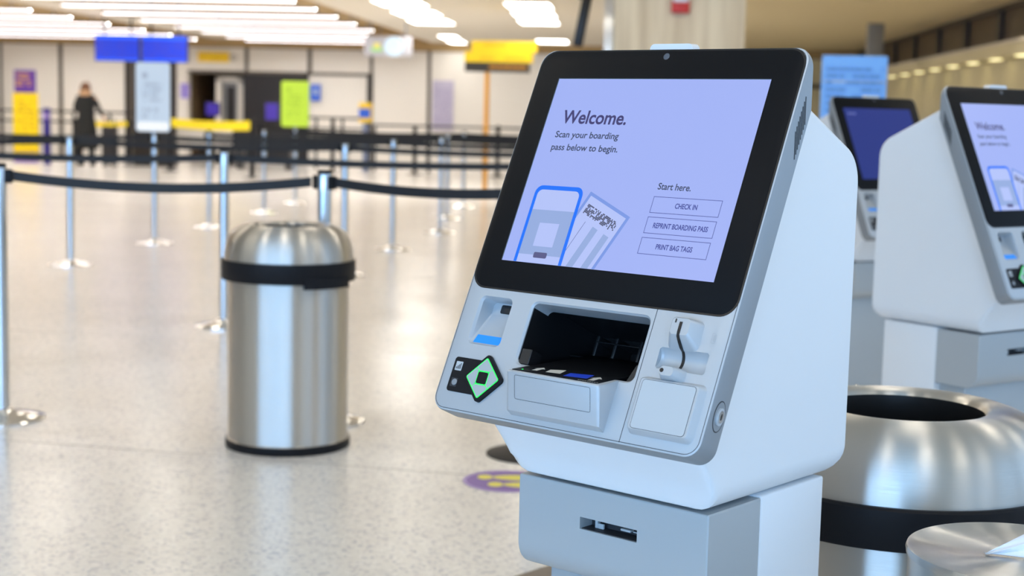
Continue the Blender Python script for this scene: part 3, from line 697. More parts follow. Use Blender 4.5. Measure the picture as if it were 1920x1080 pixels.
rows = [  # x, y, label
    [(-1.966, 5.750, 'chrome belt stanchion cut by the left edge of the frame'), (-0.735, 5.840, 'chrome belt stanchion with black top rising right behind the steel bin'), (0.085, 5.35, 'chrome belt stanchion hidden behind the nearest kiosk, its base plate edge showing')],
    [(-3.30, 8.30, 'chrome belt stanchion outside the left edge in the second queue row'), (-1.612, 8.374, 'chrome belt stanchion just behind the left side of the steel bin'), (0.45, 8.45, 'chrome belt stanchion hidden behind the kiosk in the second queue row')],
    [(-5.35, 10.60, 'chrome belt stanchion outside the left edge in the third queue row'), (-3.369, 11.429, 'chrome belt stanchion standing alone in front of the person in black'), (-1.255, 11.167, 'chrome belt stanchion whose base is hidden at the right of the steel bin'), (0.85, 11.1, 'chrome belt stanchion hidden behind the kiosk in the third queue row')],
    [(-5.30, 13.40, 'chrome belt stanchion outside the left edge in the fourth queue row'), (-3.197, 13.387, 'chrome belt stanchion carrying the white notice sign'), (-1.076, 13.358, 'chrome belt stanchion standing clear between the steel bin and the kiosk'), (1.0, 13.3, 'chrome belt stanchion hidden behind the kiosk in the fourth queue row')],
    [(-3.104, 15.328, 'chrome belt stanchion between the white notice sign and the steel bin'), (-0.748, 15.339, 'chrome belt stanchion nearest the left edge of the kiosk screen'), (1.35, 15.3, 'chrome belt stanchion hidden behind the kiosk in the fifth queue row')],
    [(-2.929, 17.646, 'chrome belt stanchion left of the lime sign, above the left part of the steel bin'), (-0.775, 17.45, 'chrome belt stanchion almost in line behind the one nearest the screen'), (1.4, 17.3, 'chrome belt stanchion hidden behind the kiosk in the sixth queue row')],
    [(-2.850, 19.592, 'chrome belt stanchion carrying the lime green notice sign'), (-0.668, 19.748, 'chrome belt stanchion standing left of the orange sign pole'), (1.5, 19.7, 'chrome belt stanchion hidden behind the kiosk in the last queue row')]]
st0 = make_stanchion('x'); first = True
rown = ['front', 'second', 'third', 'fourth', 'fifth', 'sixth', 'last']
between = ['left span', 'middle span', 'right span']
for ri, row in enumerate(rows):
    for i, (x, y, lab) in enumerate(row):
        s = st0 if first else copy_tree(st0); first = False
        s.location = (x, y, 0); s['label'] = lab
        j = i + 1 if i + 1 < len(row) else i - 1
        s.rotation_euler = (0, 0, math.atan2(row[j][1] - y, row[j][0] - x) + (0 if j > i else math.pi))
    if ri == 0:
        bp_ = [c for c in s.children if c.name.startswith('base_plate')][0]; bp_.data = bp_.data.copy(); bp_.data.materials[0] = M['black_soft']; bp_['label'] = 'black base plate'; bp_.scale = (1, 1, 0.6)
    for i in range(len(row) - 1):
        (xa, ya, _), (xb, yb, _) = row[i], row[i + 1]
        L_ = math.hypot(xb - xa, yb - ya); ux, uy = (xb - xa) / L_, (yb - ya) / L_
        pts = []
        for q in range(25):
            t = q / 24; d = 0.051 + (L_ - 0.102) * t
            pts.append((xa + ux * d, ya + uy * d, 0.943 - (0.036 if ri == 0 and i == 0 else 0.02) * 4 * t * (1 - t)))
        m = MB(); m.strip(pts, 0.038 if ri < 2 else 0.042, M['belt']); o = m.build('queue_belt')
        tag(o, 'black webbing belt in the %s queue row, %s' % (rown[ri], between[i] if len(row) > 3 or i < 2 else 'right span'), 'belt barrier', 'queue belts')

# ------------------------------------------------------------------ bins
def make_bin(sc, h, label, notch):
    t = thing('waste_bin', label, 'trash can')
    zb = h - 0.125
    b = MB(); b.lathe([(0.222 * sc, 0.030), (0.217 * sc, 0.034), (0.217 * sc, zb - 0.06)], M['steel_v'], 72); b.build('body', t)
    r = MB(); r.lathe([(0.224 * sc, 0.0), (0.226 * sc, 0.004), (0.226 * sc, 0.028), (0.219 * sc, 0.032)], M['black_soft'], 72); r.build('base_ring', t)
    n = MB(); n.lathe([(0.216 * sc, zb - 0.075), (0.238 * sc, zb - 0.072), (0.241 * sc, zb - 0.066), (0.241 * sc, zb - 0.004), (0.238 * sc, zb), (0.225 * sc, zb + 0.001)], M['black_soft'], 72)
    nb = n.build('band', t)
    if notch:
        l = MB(); seg = []
        for k in range(9):
            a = math.radians(-68 + k * 6); seg.append((math.cos(a), math.sin(a)))
        l.rings([[(c * rr_, s_ * rr_, z) for rr_, z in ((0.219 * sc, zb - 0.090), (0.243 * sc, zb - 0.088), (0.243 * sc, zb - 0.05), (0.219 * sc, zb - 0.05))] for c, s_ in seg], M['black_soft']); l.build('latch', nb)
    d = MB()
    prof = [(0.233, 0.0), (0.2325, 0.020), (0.229, 0.045), (0.222, 0.070), (0.211, 0.091), (0.196, 0.107), (0.180, 0.117), (0.163, 0.1235), (0.147, 0.1255), (0.134, 0.1245), (0.126, 0.121), (0.1225, 0.114)]
    d.lathe([(r_ * sc, zb + z) for r_, z in prof], M['steel_v'], 96, False, False); d.build('dome_lid', t, ang=60)
    i = MB(); i.lathe([(0.1223 * sc, zb + 0.1145), (0.121 * sc, zb + 0.06), (0.175 * sc, zb - 0.10), (0.175 * sc, zb - 0.35)], M['black'], 64, False, True); i.build('liner', t)
    return t
bin1 = make_bin(1.0, 0.808, 'brushed steel dome-top bin with black band standing alone on the floor', True)
bin1.location = (-0.8103, 5.4299, 0)
bin2 = make_bin(1.165, 0.722, 'large brushed steel bin with round opening right behind the nearest kiosk', False)
bin2.location = (0.705, 2.66, 0); bin1['group'] = bin2['group'] = 'brushed steel bins'
rv = MB(); rv.lathe([(0.0, 0.0), (0.006, 0.0), (0.005, 0.003), (0.001, 0.004)], M['chrome'], 12); rvo = rv.build('rivet', [c for c in bin2.children if c.name.startswith('dome_lid')][0])
rvo.location = (-0.035, 0.208, 0.7145)

# wipes dispenser, lower right
wpd = thing('wipes_dispenser', 'low round steel wipes dispenser with a white wipe sticking out of its lid', 'dispenser', (0.6969, 1.9735, 0))
b = MB(); b.lathe([(0.149, 0.0), (0.151, 0.01), (0.151, 0.636), (0.1535, 0.642)], M['steel_v'], 72); b.build('body', wpd)
l = MB(); l.lathe([(0.1535, 0.640), (0.1545, 0.646), (0.1530, 0.6505), (0.1500, 0.651), (0.1470, 0.6485), (0.090, 0.646), (0.022, 0.6445), (0.014, 0.644)], M['steel_lid'], 96); l.build('lid', wpd, ang=50)
w = MB(); rows_ = []
for i in range(12):
    t = i / 11; row_ = []
    for j in range(9):
        q = j / 8
        row_.append((-0.048 + 0.125 * t + 0.004 * math.sin(j * 1.3), 0.004 - 0.050 * q * t + 0.004 * math.sin(5 * t + j), 0.6475 + 0.060 * t * (1 - q) ** 0.8 + 0.004 * t * math.sin(j * 1.9 + 2 * t) + 0.005 * t))
    rows_.append(row_)
w.rings(rows_, M['wipe'], False, False, closed=False); wo = w.build('wipe', wpd, ang=80)
md = wo.modifiers.new('thick', 'SOLIDIFY'); md.thickness = 0.0012
kb = MB(); kb.lathe([(0.0, 0.0), (0.006, 0.0), (0.006, 0.003)], M['black'], 14); ko = kb.build('lock', wpd); ko.location = (-0.1085, -0.105, 0.585); ko.rotation_euler = (math.radians(90), 0, math.radians(-46))

# floor sticker and mat
M['purple'] = mat('purple_vinyl', lin((122, 88, 168)), 0.45); M['purple_pale'] = mat('pale_purple', lin((172, 150, 205)), 0.45); M['yellow_vinyl'] = mat('yellow_vinyl', lin((232, 222, 88)), 0.45)
st = thing('floor_sticker', 'round purple floor sticker with yellow footprints half hidden by the kiosk base', 'sticker', (0.0, 4.935, 0))
d = MB(); d.lathe([(0.150, 0.0003), (0.150, 0.0012)], M['purple'], 64)
rg = [[(r * math.cos(2 * math.pi * i / 64), r * math.sin(2 * math.pi * i / 64), 0.0014) for i in range(64)] for r in (0.148, 0.139)]; d.rings(rg, M['purple_pale'], False, False); d.build('disc', st)
for yo, xo in ((0.045, 0.022), (-0.052, 0.058)):
    f = MB()
    sole = [(-0.02 + 0.075 * math.cos(a) * (1.0), yo + (0.038 + 0.006 * math.cos(a)) * math.sin(a)) for a in [2 * math.pi * i / 28 for i in range(28)]]
    f.poly([(x + xo + 0.022, y, 0.0018) for x, y in sole], M['yellow_vinyl'])
    f.poly([(-0.098 + xo + 0.026 * math.cos(2 * math.pi * i / 20), yo + 0.033 * math.sin(2 * math.pi * i / 20), 0.0018) for i in range(20)], M['yellow_vinyl'])
    f.build('footprint', st, smooth=False)
M['mat'] = mat('brown_mat', (0.25, 0.21, 0.17), 0.9, noise=0.2, nscale=300)
fm_ = MB(); fm_.rr((0.0, -0.9, 0.62, 0.0), 0.01, [(0.0006, 0), (0.007, 0), (0.009, 0.004)], M['mat']); o = fm_.build('floor_mat', mtx=Matrix.Translation((0.155, 4.015, 0)) @ Matrix.Rotation(-0.74, 4, 'Z'))
tag(o, 'brown floor mat peeking out left of the kiosk foot', 'mat')

# ------------------------------------------------------------------ signs and screens
def flat(t, name, a0, z0, a1, z1, m_, y=-0.02, th=0.02, bev=0.0, parent=None):
    m = MB(); m.box(a0, y, z0, a1, y + th, z1, m_, bev); return m.build(name, parent or t)
def dashes(mb, a0, z0, a1, z1, n, y, m_, fill=0.7, seed=1):
    R = random.Random(seed); h = (z1 - z0) / n
    for i in range(n):
        x = a0
        while x < a1 - 0.01:
            w = min(R.uniform(0.06, 0.25) * (a1 - a0), a1 - x)
            if R.random() < fill: mb.box(x, y, z1 - (i + 0.75) * h, x + w * 0.9, y + 0.002, z1 - (i + 0.25) * h, m_)
            x += w
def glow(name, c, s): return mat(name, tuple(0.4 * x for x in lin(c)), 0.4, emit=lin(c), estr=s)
M['fids'] = glow('flight_screen', (20, 60, 215), 0.8); M['fids_line'] = glow('flight_screen_row', (60, 66, 200), 0.8); M['fids_head'] = glow('flight_screen_head', (36, 96, 250), 0.95)
for i, (a0, a1, lab) in enumerate(((-9.66, -8.855, 'left of the two blue flight information screens hung over the dark pylon'), (-8.82, -7.995, 'right of the two blue flight information screens hung beside the yellow counter sign'))):
    t = thing('flight_screen', lab, 'screen', hall((a0 + a1) / 2, 26.0, 0), -TH, 'flight information screens'); w = (a1 - a0) / 2
    flat(t, 'case', -w, 1.985, w, 2.445, M['dark_grey'], -0.01, 0.10, 0.005)
    m = MB(); m.box(-w + 0.012, -0.014, 1.995, w - 0.012, -0.010, 2.435, M['fids']); m.box(-w + 0.012, -0.016, 2.37, w - 0.012, -0.013, 2.435, M['fids_head']); m.box(-w + 0.012, -0.016, 1.995, w - 0.012, -0.013, 2.03, M['fids_head'])
    dashes(m, -w + 0.03, 2.04, w - 0.03, 2.36, 9, -0.0165, M['fids_line'], 0.75, 5 + i); m.build('display', t)
    for x in (-w * 0.6, w * 0.6): m = MB(); m.box(x - 0.012, 0.03, 2.445, x + 0.012, 0.054, ZC + 0.319 if not (-9.68 < (a0 + a1) / 2 + x < -8.78) else ZC, M['dark_grey']); m.build('hanger', t)
dp = MB(); dp.box(-0.425, -0.1, 0.0, 0.425, 0.1, 2.20, M['dark_brown'], 0.01); o = dp.build('dark_pylon'); o.location = hall(-9.90, 30.0); o.rotation_euler = (0, 0, -TH)
tag(o, 'tall dark brown pylon standing behind the white notice sign', 'pylon')
M['sign_yellow'] = mat('sign_yellow', lin((246, 206, 8)), 0.5); M['ink'] = mat('sign_ink', (0.03, 0.025, 0.02), 0.5); M['banner_purple'] = mat('banner_purple', lin((92, 48, 158)), 0.5); M['banner_ink'] = mat('banner_ink', lin((225, 165, 60)), 0.5)
M['banner_yellow'] = mat('banner_yellow', lin((255, 222, 0)), 0.5); M['banner_mark'] = mat('banner_mark', lin((220, 180, 10)), 0.5)
M['sign_white'] = glow('sign_white', (205, 222, 240), 0.6); M['sign_bar'] = glow('sign_bar', (250, 253, 255), 0.7); M['sign_lime'] = glow('sign_lime', (205, 240, 60), 0.6); M['sign_mark'] = mat('sign_mark', lin((185, 200, 220)), 0.5); M['lime_mark'] = mat('lime_mark', lin((178, 218, 50)), 0.5)  # notice boards and their bar are given emission to lift their brightness
# yellow counter sign on the wall
t = thing('counter_sign', 'small yellow sign on the wall panel over the security opening', 'sign', hall(-9.70, 33.48, 0), -TH)
PAN = flat(t, 'panel', -0.355, 2.235, 0.355, 2.455, M['sign_yellow'])
m = MB(); dashes(m, -0.30, 2.28, 0.30, 2.41, 2, -0.023, M['banner_mark'], 0.8, 3); merge(PAN, m.build('lettering', t))
m = MB(); m.lathe([(0.085, 0.0), (0.085, 0.01)], mat('icon_grey', lin((196, 190, 182)), 0.5), 24); o = m.build('wall_icon'); o.rotation_euler = (math.radians(90), 0, -TH); o.location = hall(-9.24, 33.49, 2.345)
tag(o, 'round pale grey icon beside the yellow counter sign', 'sign')
# overhead yellow directional sign on its orange pole
t = thing('directional_sign', 'yellow and black overhead sign on an orange pole left of the kiosk', 'sign', hall(-2.31, 22.0, 0), -TH)
UP = flat(t, 'upper_panel', -0.23, 2.11, 0.72, 2.27, M['sign_yellow'], -0.05, 0.1); LP = flat(t, 'lower_panel', -0.33, 1.965, 0.66, 2.11, M['sign_yellow'], -0.05, 0.1)
BP = flat(t, 'black_panel', -0.325, 1.825, 0.62, 1.965, M['ink'], -0.05, 0.1)
m = MB(); dashes(m, -0.05, 2.175, 0.28, 2.265, 1, -0.053, M['banner_mark'], 1.0, 2); merge(UP, m.build('lettering', t)); m = MB(); dashes(m, -0.1, 1.99, 0.55, 2.06, 1, -0.053, M['banner_mark'], 0.8, 4); merge(LP, m.build('lettering', t)); m = MB(); dashes(m, 0.03, 1.86, 0.58, 1.935, 1, -0.053, mat('sign_amber', lin((190, 130, 20)), 0.5), 1.0, 6); merge(BP, m.build('lettering', t))
m = MB(); m.lathe([(0.10, 0.0), (0.10, 0.02), (0.036, 0.03), (0.036, 1.84)], mat('orange_pole', lin((222, 158, 52)), 0.5), 20); m.build('pole', t)
# notice signs on the stanchions
def notice(xy, aw, z0, z1, m_, mk, lab, bar):
    t = thing('notice_sign', lab, 'sign', (xy[0], xy[1], 0), -TH, 'notice signs on stanchions'); w = aw / 2
    m = MB(); m.rr((-w, z0, w, z1), 0.03, [(-0.011, 0.003), (-0.008, 0.0), (0.008, 0.0), (0.011, 0.003)], m_, 6)
    BO = m.build('board', t, Matrix(((1, 0, 0, 0), (0, 0, -1, 0), (0, 1, 0, 0), (0, 0, 0, 1))))
    m = MB(); h = z1 - z0
    m.rings([[(-w * 0.45 + 0.028 * math.cos(2 * math.pi * i / 20), -0.0125, z1 - 0.115 * h / 0.6 + 0.028 * math.sin(2 * math.pi * i / 20)) for i in range(20)]], mk, True, False)
    dashes(m, -w * 0.6, z0 + 0.42 * h, w * 0.55, z0 + 0.72 * h, 4, -0.0135, mk, 0.75, 8); dashes(m, -w * 0.6, z0 + 0.18 * h, w * 0.4, z0 + 0.36 * h, 2, -0.0135, mk, 0.6, 9)
    merge(BO, m.build('lettering', t, normals=False))
    if bar:
        m = MB(); m.rr((-w + 0.012, z0 + 0.012, w - 0.012, z0 + 0.085), 0.02, [(0.0115, 0), (0.0128, 0)], M['sign_bar'], 5); m.build('bright_bar', t, Matrix(((1, 0, 0, 0), (0, 0, -1, 0), (0, 1, 0, 0), (0, 0, 0, 1))))
    m = MB(); m.lathe([(0.012, 0.985), (0.012, z0 + 0.01)], M['post_metal'], 12) if z0 > 0.98 else m.lathe([(0.012, 0.988), (0.012, 1.02)], M['post_metal'], 12); m.build('stem', t)
    return t
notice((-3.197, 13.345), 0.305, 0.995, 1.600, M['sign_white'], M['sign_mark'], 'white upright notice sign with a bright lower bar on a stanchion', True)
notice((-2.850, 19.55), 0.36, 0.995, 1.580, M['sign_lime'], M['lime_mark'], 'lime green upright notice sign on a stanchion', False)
# banner, totem
t = thing('banner_stand', 'tall yellow banner with a purple head standing by the back wall', 'banner', hall(-12.82, 30.5, 0), -TH)
HP = flat(t, 'head_panel', -0.235, 1.43, 0.225, 1.90, M['banner_purple']); YP = flat(t, 'yellow_panel', -0.27, 0.19, 0.27, 1.43, M['banner_yellow']); flat(t, 'foot', -0.24, 0.0, 0.25, 0.19, M['banner_purple'], -0.08, 0.16)
m = MB(); dashes(m, -0.20, 1.56, 0.12, 1.84, 4, -0.023, M['banner_ink'], 0.8, 11); merge(HP, m.build('lettering', t)); m = MB(); dashes(m, -0.20, 0.6, 0.2, 1.3, 7, -0.023, M['banner_mark'], 0.6, 12); merge(YP, m.build('lettering', t))
t = thing('navy_totem', 'slim dark navy totem between the yellow banner and the person', 'totem', hall(-11.965, 29.5, 0), -TH)
flat(t, 'post', -0.062, 0.0, 0.062, 1.13, mat('navy', lin((38, 26, 120)), 0.5), -0.04, 0.08); flat(t, 'screen', -0.06, 0.92, 0.06, 1.03, mat('totem_screen', lin((150, 130, 200)), 0.4), -0.045, 0.006)
# clock box
t = thing('clock_sign', 'grey hanging box sign with a round lit clock and a small logo', 'clock', hall(-4.456, 26.0, 0), -TH)
flat(t, 'case', -0.41, 2.165, 0.41, 2.51, mat('clock_grey', lin((180, 180, 188)), 0.4), -0.05, 0.12, 0.02)
m = MB(); m.lathe([(0.170, 0.0), (0.170, 0.012)], glow('clock_face', (215, 236, 250), 0.75), 32); o = m.build('clock_face', t); o.rotation_euler = (math.radians(90), 0, 0); o.location = (0.108, -0.05, 2.333)
m = MB(); m.box(0.106, -0.066, 2.33, 0.112, -0.063, 2.44, M['sign_mark']); m.box(0.106, -0.066, 2.33, 0.17, -0.063, 2.336, M['sign_mark']); m.build('clock_hand', o, Matrix.Translation((-0.108, -2.333, 0.05)) @ Matrix.Identity(4) if False else Matrix(((1, 0, 0, -0.108), (0, 0, 1, -2.333), (0, -1, 0, -0.05), (0, 0, 0, 1))))
m = MB(); m.box(-0.29, -0.054, 2.24, -0.09, -0.05, 2.32, mat('logo_green', lin((150, 205, 140)), 0.5)); m.box(-0.24, -0.055, 2.30, -0.14, -0.05, 2.39, mat('logo_yellow', lin((232, 222, 110)), 0.5)); m.build('logo', t)
for x in (-0.3, 0.3): m = MB(); m.box(x - 0.012, 0, 2.51, x + 0.012, 0.024, ZC, M['trim_grey']); m.build('hanger', t)
# wall things
m = MB(); m.box(-0.235, -0.03, 0.83, 0.235, 0.0, 1.93, mat('poster_lavender', lin((188, 182, 205)), 0.5)); dashes(m, -0.19, 0.9, 0.19, 1.82, 14, -0.033, mat('poster_ink', lin((165, 158, 190)), 0.5), 0.8, 20)
o = m.build('wall_poster'); o.location = hall(-4.49, 33.49); o.rotation_euler = (0, 0, -TH); tag(o, 'tall lavender grey poster on the pale back wall', 'poster')
M['sign_blue'] = mat('sign_blue', lin((42, 98, 215)), 0.5)
m = MB(); m.box(-0.115, -0.03, 1.42, 0.115, 0.0, 1.78, M['sign_blue']); m.box(-0.03, -0.033, 1.55, 0.05, -0.03, 1.68, M['sign_mark']); o = m.build('blue_sign'); o.location = hall(-7.36, 33.44); o.rotation_euler = (0, 0, -TH); tag(o, 'small blue sign on the white panel right of the lime sign', 'sign')
m = MB(); m.box(-0.1, -0.03, 1.41, 0.1, 0.0, 1.74, mat('sign_lilac', lin((150, 135, 215)), 0.5)); o = m.build('purple_sign'); o.location = hall(-10.36, 33.49); o.rotation_euler = (0, 0, -TH); tag(o, 'lilac sign on the narrow white wall strip beside the dark pylon', 'sign')
def monitor(a, b, w, z0, z1, lab, zt):
    t = thing('counter_monitor', lab, 'monitor', hall(a, b, 0), -TH, 'purple lit monitors')
    flat(t, 'case', -w / 2 - 0.02, z0 - 0.02, w / 2 + 0.02, z1 + 0.02, M['black'], -0.02, 0.05, 0.006); flat(t, 'display', -w / 2, z0, w / 2, z1, M['mon'], -0.024, 0.004)
    m = MB(); m.box(-0.03, 0.0, zt, 0.03, 0.03, z0, M['black']); m.box(-0.10, -0.06, zt, 0.10, 0.08, zt + 0.015, M['black']); m.build('stand', t)
M['mon'] = glow('monitor_purple', (80, 55, 190), 0.4)
monitor(-7.49, 30.0, 0.25, 1.0, 1.33, 'purple lit monitor on the dark counter left of the lime sign', 0.86)
monitor(-9.0, 31.0, 0.27, 1.06, 1.31, 'purple lit monitor in front of the security doorway', 0.86)
def counter(a0, a1, b, h, m_, lab):
    t = thing('counter', lab, 'counter', hall((a0 + a1) / 2, b, 0), -TH, 'security counters'); w = (a1 - a0) / 2
    flat(t, 'body', -w, 0.42, w, h - 0.04, m_, -0.3, 0.6, 0.01)
    for x in (-w + 0.1, w - 0.1): flat(t, 'leg', x - 0.04, 0.0, x + 0.04, 0.42, M['dark_grey'], -0.2, 0.4, 0.005); flat(t, 'top', -w - 0.02, h - 0.04, w + 0.02, h, M['dark_grey'], -0.33, 0.66, 0.008)
counter(-8.25, -7.05, 30.1, 0.86, M['dark_grey'], 'dark counter carrying a purple monitor left of the lime sign')
counter(-10.0, -8.55, 31.2, 0.86, M['wall'], 'pale counter in front of the security doorway')
t = thing('help_point', 'yellow and blue help point on a grey post by the white panel', 'machine', hall(-5.58, 30.0, 0), -TH)
flat(t, 'post', -0.05, 0.0, 0.05, 1.0, mat('help_post', lin((105, 118, 150)), 0.4), -0.05, 0.1, 0.01); flat(t, 'box', -0.125, 0.99, 0.125, 1.385, M['sign_yellow'], -0.08, 0.16, 0.02); flat(t, 'panel', -0.12, 1.08, 0.11, 1.27, M['sign_blue'], -0.086, 0.008)
# yellow tapes between black posts
def black_post(a, b, h, lab):
    t = thing('black_post', lab, 'post', hall(a, b, 0), -TH, 'black queue posts')
    m = MB(); m.lathe([(0.15, 0.0), (0.15, 0.012), (0.045, 0.03)], M['black_soft'], 24); m.build('foot', t)
    m = MB(); m.lathe([(0.042, 0.02), (0.042, h - 0.01), (0.035, h)], M['black_soft'], 20); m.build('post', t)
for a, b, h, lab in ((-6.14, 29.5, 1.06, 'black queue post in front of the white panel, left of the help point'), (-4.50, 29.5, 0.97, 'black queue post in front of the lavender poster'), (-2.86, 29.5, 1.0, 'black queue post right of the orange sign pole'),
                     (-8.95, 28.0, 1.0, 'black post holding the left end of the long yellow tape'), (-6.84, 26.0, 1.04, 'black post holding the right end of the long yellow tape'), (-11.93, 31.0, 0.93, 'black post holding the yellow tape left of the person'), (-10.56, 30.35, 0.93, 'black post holding the yellow tape right of the suitcase')):
    black_post(a, b, h, lab)
M['tape'] = mat('yellow_tape', lin((255, 228, 0)), 0.5)
def tape(p0, p1, w, z, lab):
    P0, P1 = hall(*p0), hall(*p1); d = (P1 - P0).normalized() * 0.043
    m = MB(); m.strip([tuple((P0 + d).lerp(P1 - d, i / 10) + Vector((0, 0, z - 0.03 * 4 * (i / 10) * (1 - i / 10)))) for i in range(11)], w, M['tape']); o = m.build('yellow_tape'); tag(o, lab, 'tape barrier', 'yellow tapes')
tape((-8.95, 28.0), (-6.84, 26.0), 0.165, 0.92, 'long yellow tape stretched in front of the dark counter'); tape((-11.93, 31.0), (-10.56, 30.35), 0.105, 0.845, 'short yellow tape behind the suitcase')
# rail fences along the back
def fence(a0, a1, b, h, n, lab):
    t = thing('rail_fence', lab, 'railing', hall((a0 + a1) / 2, b, 0), -TH, 'rail fences'); w = (a1 - a0) / 2
    for z in (h, h * 0.79): flat(t, 'rail', -w, z - 0.022, w, z + 0.022, M['dark_grey'], -0.02, 0.04)
    for i in range(n):
        x = -w + 2 * w * i / (n - 1); flat(t, 'post', x - 0.025, 0, x + 0.025, h, M['dark_grey'], -0.02, 0.04)
fence(-15.5, -10.7, 31.8, 1.06, 7, 'dark rail fence behind the yellow banner and the person'); fence(-7.35, -5.7, 31.0, 1.06, 4, 'dark rail fence in front of the white panel'); fence(-5.5, -1.0, 30.6, 0.94, 5, 'dark rail fence in front of the lavender poster')

# hanging bracket, alarm, blue board
t = thing('hanging_speaker', 'slim black bar hanging tilted from the ceiling beside the wooden pier', 'speaker', hall(-0.60, 14.0, 2.09), -TH)
m = MB(); m.box(-0.045, -0.06, -0.24, 0.045, 0.06, 0.24, M['black'], 0.012); m.build('body', t, Matrix.Rotation(math.radians(10), 4, 'Y'))
m = MB(); m.box(-0.075, -0.012, 0.20, -0.045, 0.012, 0.66, M['black']); m.build('hanger', t, Matrix.Translation((0.03, 0, 0)))
t = thing('fire_alarm', 'red and white fire alarm box high on the wooden pier', 'alarm', hall(0.245, 11.99, 0), -TH)
flat(t, 'box', -0.07, 2.035, 0.07, 2.135, mat('alarm_red', lin((200, 40, 25)), 0.4), -0.05, 0.06, 0.008); flat(t, 'strobe', -0.06, 2.115, 0.06, 2.22, mat('strobe_white', lin((235, 235, 245)), 0.3), -0.06, 0.07, 0.012)
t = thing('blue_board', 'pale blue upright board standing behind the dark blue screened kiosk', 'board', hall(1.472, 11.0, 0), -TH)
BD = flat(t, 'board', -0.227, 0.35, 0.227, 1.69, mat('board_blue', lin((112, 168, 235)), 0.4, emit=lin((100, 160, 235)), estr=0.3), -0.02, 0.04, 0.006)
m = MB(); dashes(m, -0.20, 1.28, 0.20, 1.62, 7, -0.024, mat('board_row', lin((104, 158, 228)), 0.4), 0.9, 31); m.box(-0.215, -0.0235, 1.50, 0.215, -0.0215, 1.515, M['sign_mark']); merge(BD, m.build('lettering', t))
for x in (-0.18, 0.18): m = MB(); m.box(x - 0.015, -0.015, 0.0, x + 0.015, 0.015, 0.36, M['trim_grey']); m.box(x - 0.02, -0.15, 0, x + 0.02, 0.15, 0.02, M['trim_grey']); m.build('foot', t)
for i in range(12):
    t = thing('ledge_light', 'small warm light under the right wall ledge', 'light', hall(A1 - 0.2, 13.0 + i * 1.35, 2.06), -TH, 'ledge lights')
    m = MB(); m.box(-0.06, -0.12, -0.012, 0.06, 0.12, 0.0, M['cove_glow']); m.build('diffuser', t)
    m = MB(); m.box(-0.07, -0.13, -0.005, 0.07, 0.13, 0.001, M['trim_grey']); m.build('frame', t)

# ------------------------------------------------------------------ person and suitcase
M['coat'] = mat('black_coat', (0.008, 0.009, 0.009), 0.85); M['skin'] = mat('skin', lin((205, 160, 130)), 0.6); M['hair'] = mat('hair', lin((105, 66, 38)), 0.6, noise=0.2, nscale=30); M['hair_light'] = mat('hair_light', lin((190, 150, 112)), 0.6, noise=0.2, nscale=30); M['suitcase'] = mat('suitcase_black', (0.012, 0.010, 0.012), 0.5)
pr = thing('person', 'person seen from behind in a long black coat holding a suitcase handle', 'person', hall(-11.17, 29.55, 0), -TH)
def skinned(name, chain, edges, m_, parent, root=0, sub=1):
    me = bpy.data.meshes.new(name); me.from_pydata([c[0] for c in chain], edges, []); o = bpy.data.objects.new(name, me); COL.objects.link(o)
    md = o.modifiers.new('skin', 'SKIN'); md.use_smooth_shade = True
    for i, c in enumerate(chain):
        sv = me.skin_vertices[0].data[i]; sv.radius = (c[1], c[2] if len(c) > 2 else c[1]); sv.use_root = (i == root)
    ms = o.modifiers.new('sub', 'SUBSURF'); ms.levels = sub; ms.render_levels = sub
    bpy.context.view_layer.update(); dg = bpy.context.evaluated_depsgraph_get(); me2 = bpy.data.meshes.new_from_object(o.evaluated_get(dg)); bpy.data.objects.remove(o)
    me2.materials.clear(); me2.materials.append(m_); me2.name = name
    me2.polygons.foreach_set('material_index', [0] * len(me2.polygons)); me2.polygons.foreach_set('use_smooth', [True] * len(me2.polygons))
    o = bpy.data.objects.new(name, me2); COL.objects.link(o); o.parent = parent; return o
ch = [((0, 0, 0.92), 0.13, 0.10), ((0, 0.0, 1.15), 0.12, 0.09), ((0, 0, 1.36), 0.13, 0.08), ((0, 0.0, 1.45), 0.05), ((0, -0.01, 1.53), 0.07, 0.08), ((0, -0.015, 1.61), 0.06, 0.07),
      ((0.17, 0, 1.37), 0.05), ((0.26, -0.01, 1.14), 0.042), ((0.38, -0.04, 0.97), 0.03), ((0.42, -0.05, 0.93), 0.026), ((-0.17, 0, 1.37), 0.05), ((-0.23, 0.0, 1.12), 0.042), ((-0.14, 0.2, 1.08), 0.03), ((-0.10, 0.26, 1.10), 0.026),
      ((0.09, 0, 0.85), 0.08), ((0.095, 0.01, 0.48), 0.055), ((0.10, -0.01, 0.10), 0.04), ((0.11, 0.12, 0.035), 0.035), ((-0.09, 0, 0.85), 0.08), ((-0.10, 0.05, 0.48), 0.055), ((-0.13, 0.02, 0.10), 0.04), ((-0.14, 0.15, 0.035), 0.035)]
ed = [(0, 1), (1, 2), (2, 3), (3, 4), (4, 5), (2, 6), (6, 7), (7, 8), (8, 9), (2, 10), (10, 11), (11, 12), (12, 13), (0, 14), (14, 15), (15, 16), (16, 17), (0, 18), (18, 19), (19, 20), (20, 21)]
for k, (hx, hy, hz, dx, dy) in enumerate(((0.42, -0.05, 0.93, 0.0, -0.02), (-0.10, 0.26, 1.10, 0.0, 0.03))):
    src = 9 if k == 0 else 13
    for fi in range(5):
        off = -0.022 + fi * 0.011
        n0 = len(ch); sgn = -1 if k == 0 else 1
        ch.append(((hx + 0.012 + abs(off) * 0.2, hy + off, hz - 0.045 + (0.012 if fi in (0, 4) else 0)), 0.009)); ch.append(((hx + 0.002, hy + off, hz - 0.075 + (0.02 if fi in (0, 4) else 0)), 0.008)); ed += [(src, n0), (n0, n0 + 1)]
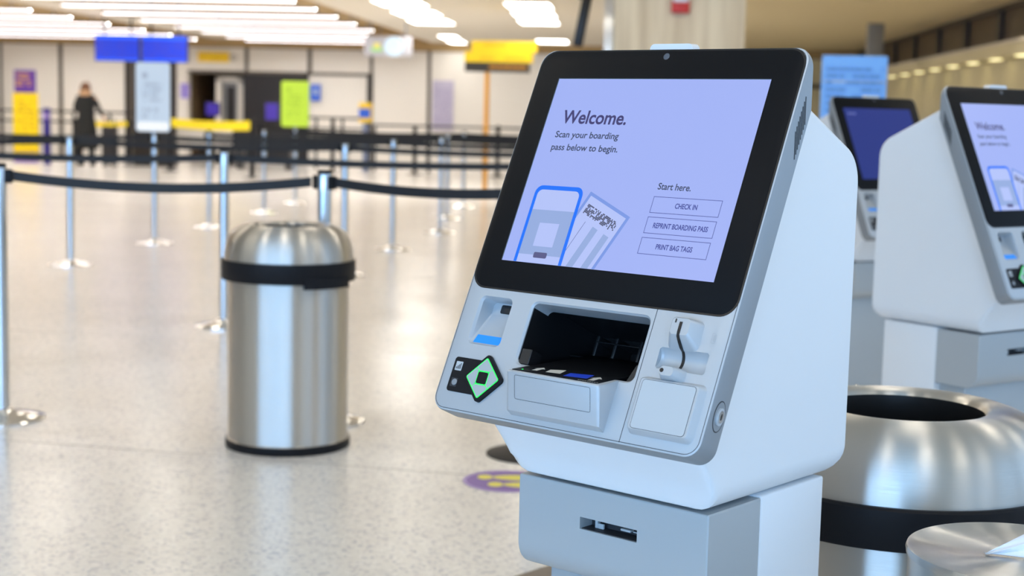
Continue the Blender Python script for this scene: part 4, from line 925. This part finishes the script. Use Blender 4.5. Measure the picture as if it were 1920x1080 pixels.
skinned('body', ch, ed, M['skin'], pr)
def loft(name, secs, m_, parent, seg=28):
    m = MB(); m.rings([[(x + rx * math.cos(2 * math.pi * i / seg), y + ry * math.sin(2 * math.pi * i / seg), z) for i in range(seg)] for x, y, z, rx, ry in secs], m_); return m.build(name, parent, ang=80)
loft('coat', [(0, 0, 0.33, 0.235, 0.19), (0, 0, 0.36, 0.24, 0.19), (0, 0, 0.70, 0.215, 0.17), (0.0, 0, 1.0, 0.165, 0.135), (0, 0, 1.15, 0.165, 0.13), (0, 0, 1.30, 0.20, 0.13), (0, 0, 1.39, 0.20, 0.115), (0, 0, 1.43, 0.12, 0.09), (0, 0, 1.46, 0.075, 0.075)], M['coat'], pr)
skinned('coat_sleeve', [((0.16, 0, 1.36), 0.068), ((0.26, -0.01, 1.14), 0.056), ((0.375, -0.04, 0.985), 0.044)], [(0, 1), (1, 2)], M['coat'], pr)
skinned('coat_sleeve', [((-0.16, 0, 1.36), 0.068), ((-0.235, 0.0, 1.12), 0.058), ((-0.15, 0.19, 1.085), 0.044)], [(0, 1), (1, 2)], M['coat'], pr)
loft('hair', [(0, -0.03, 1.30, 0.03, 0.02), (0, -0.055, 1.33, 0.12, 0.045), (0, -0.05, 1.42, 0.125, 0.07), (0, -0.04, 1.50, 0.115, 0.095)], M['hair_light'], pr)
loft('hair', [(0, -0.035, 1.495, 0.112, 0.096), (0, -0.03, 1.56, 0.103, 0.105), (0, -0.02, 1.62, 0.088, 0.098), (0, -0.01, 1.66, 0.05, 0.06), (0, -0.01, 1.672, 0.012, 0.015)], M['hair'], pr)
for x, y in ((0.11, 0.05), (-0.14, 0.08)):
    loft('boot', [(x, y, 0.0, 0.05, 0.13), (x, y, 0.05, 0.05, 0.125), (x, y - 0.05, 0.10, 0.048, 0.07), (x * 0.97, y - 0.065, 0.40, 0.062, 0.065)], M['coat'], pr)
t = thing('suitcase', 'black upright suitcase held by the person in the long black coat', 'suitcase', hall(-10.56, 29.2, 0), -TH)
m = MB(); m.box(-0.135, -0.13, 0.05, 0.135, 0.13, 0.80, M['suitcase'], 0.04); m.build('shell', t)
m = MB(); m.tube([(-0.09, 0.05, 0.78), (-0.09, 0.05, 0.955), (0.08, 0.05, 0.955), (0.08, 0.05, 0.78)], 0.012, M['black']); m.build('handle', t)
for x in (-0.10, 0.10):
    for y in (-0.09, 0.09):
        m = MB(); m.rings([[(x + e, y + 0.028 * math.cos(2 * math.pi * i / 16), 0.028 + 0.028 * math.sin(2 * math.pi * i / 16)) for i in range(16)] for e in (-0.012, 0.012)], M['black']); m.build('wheel', t)
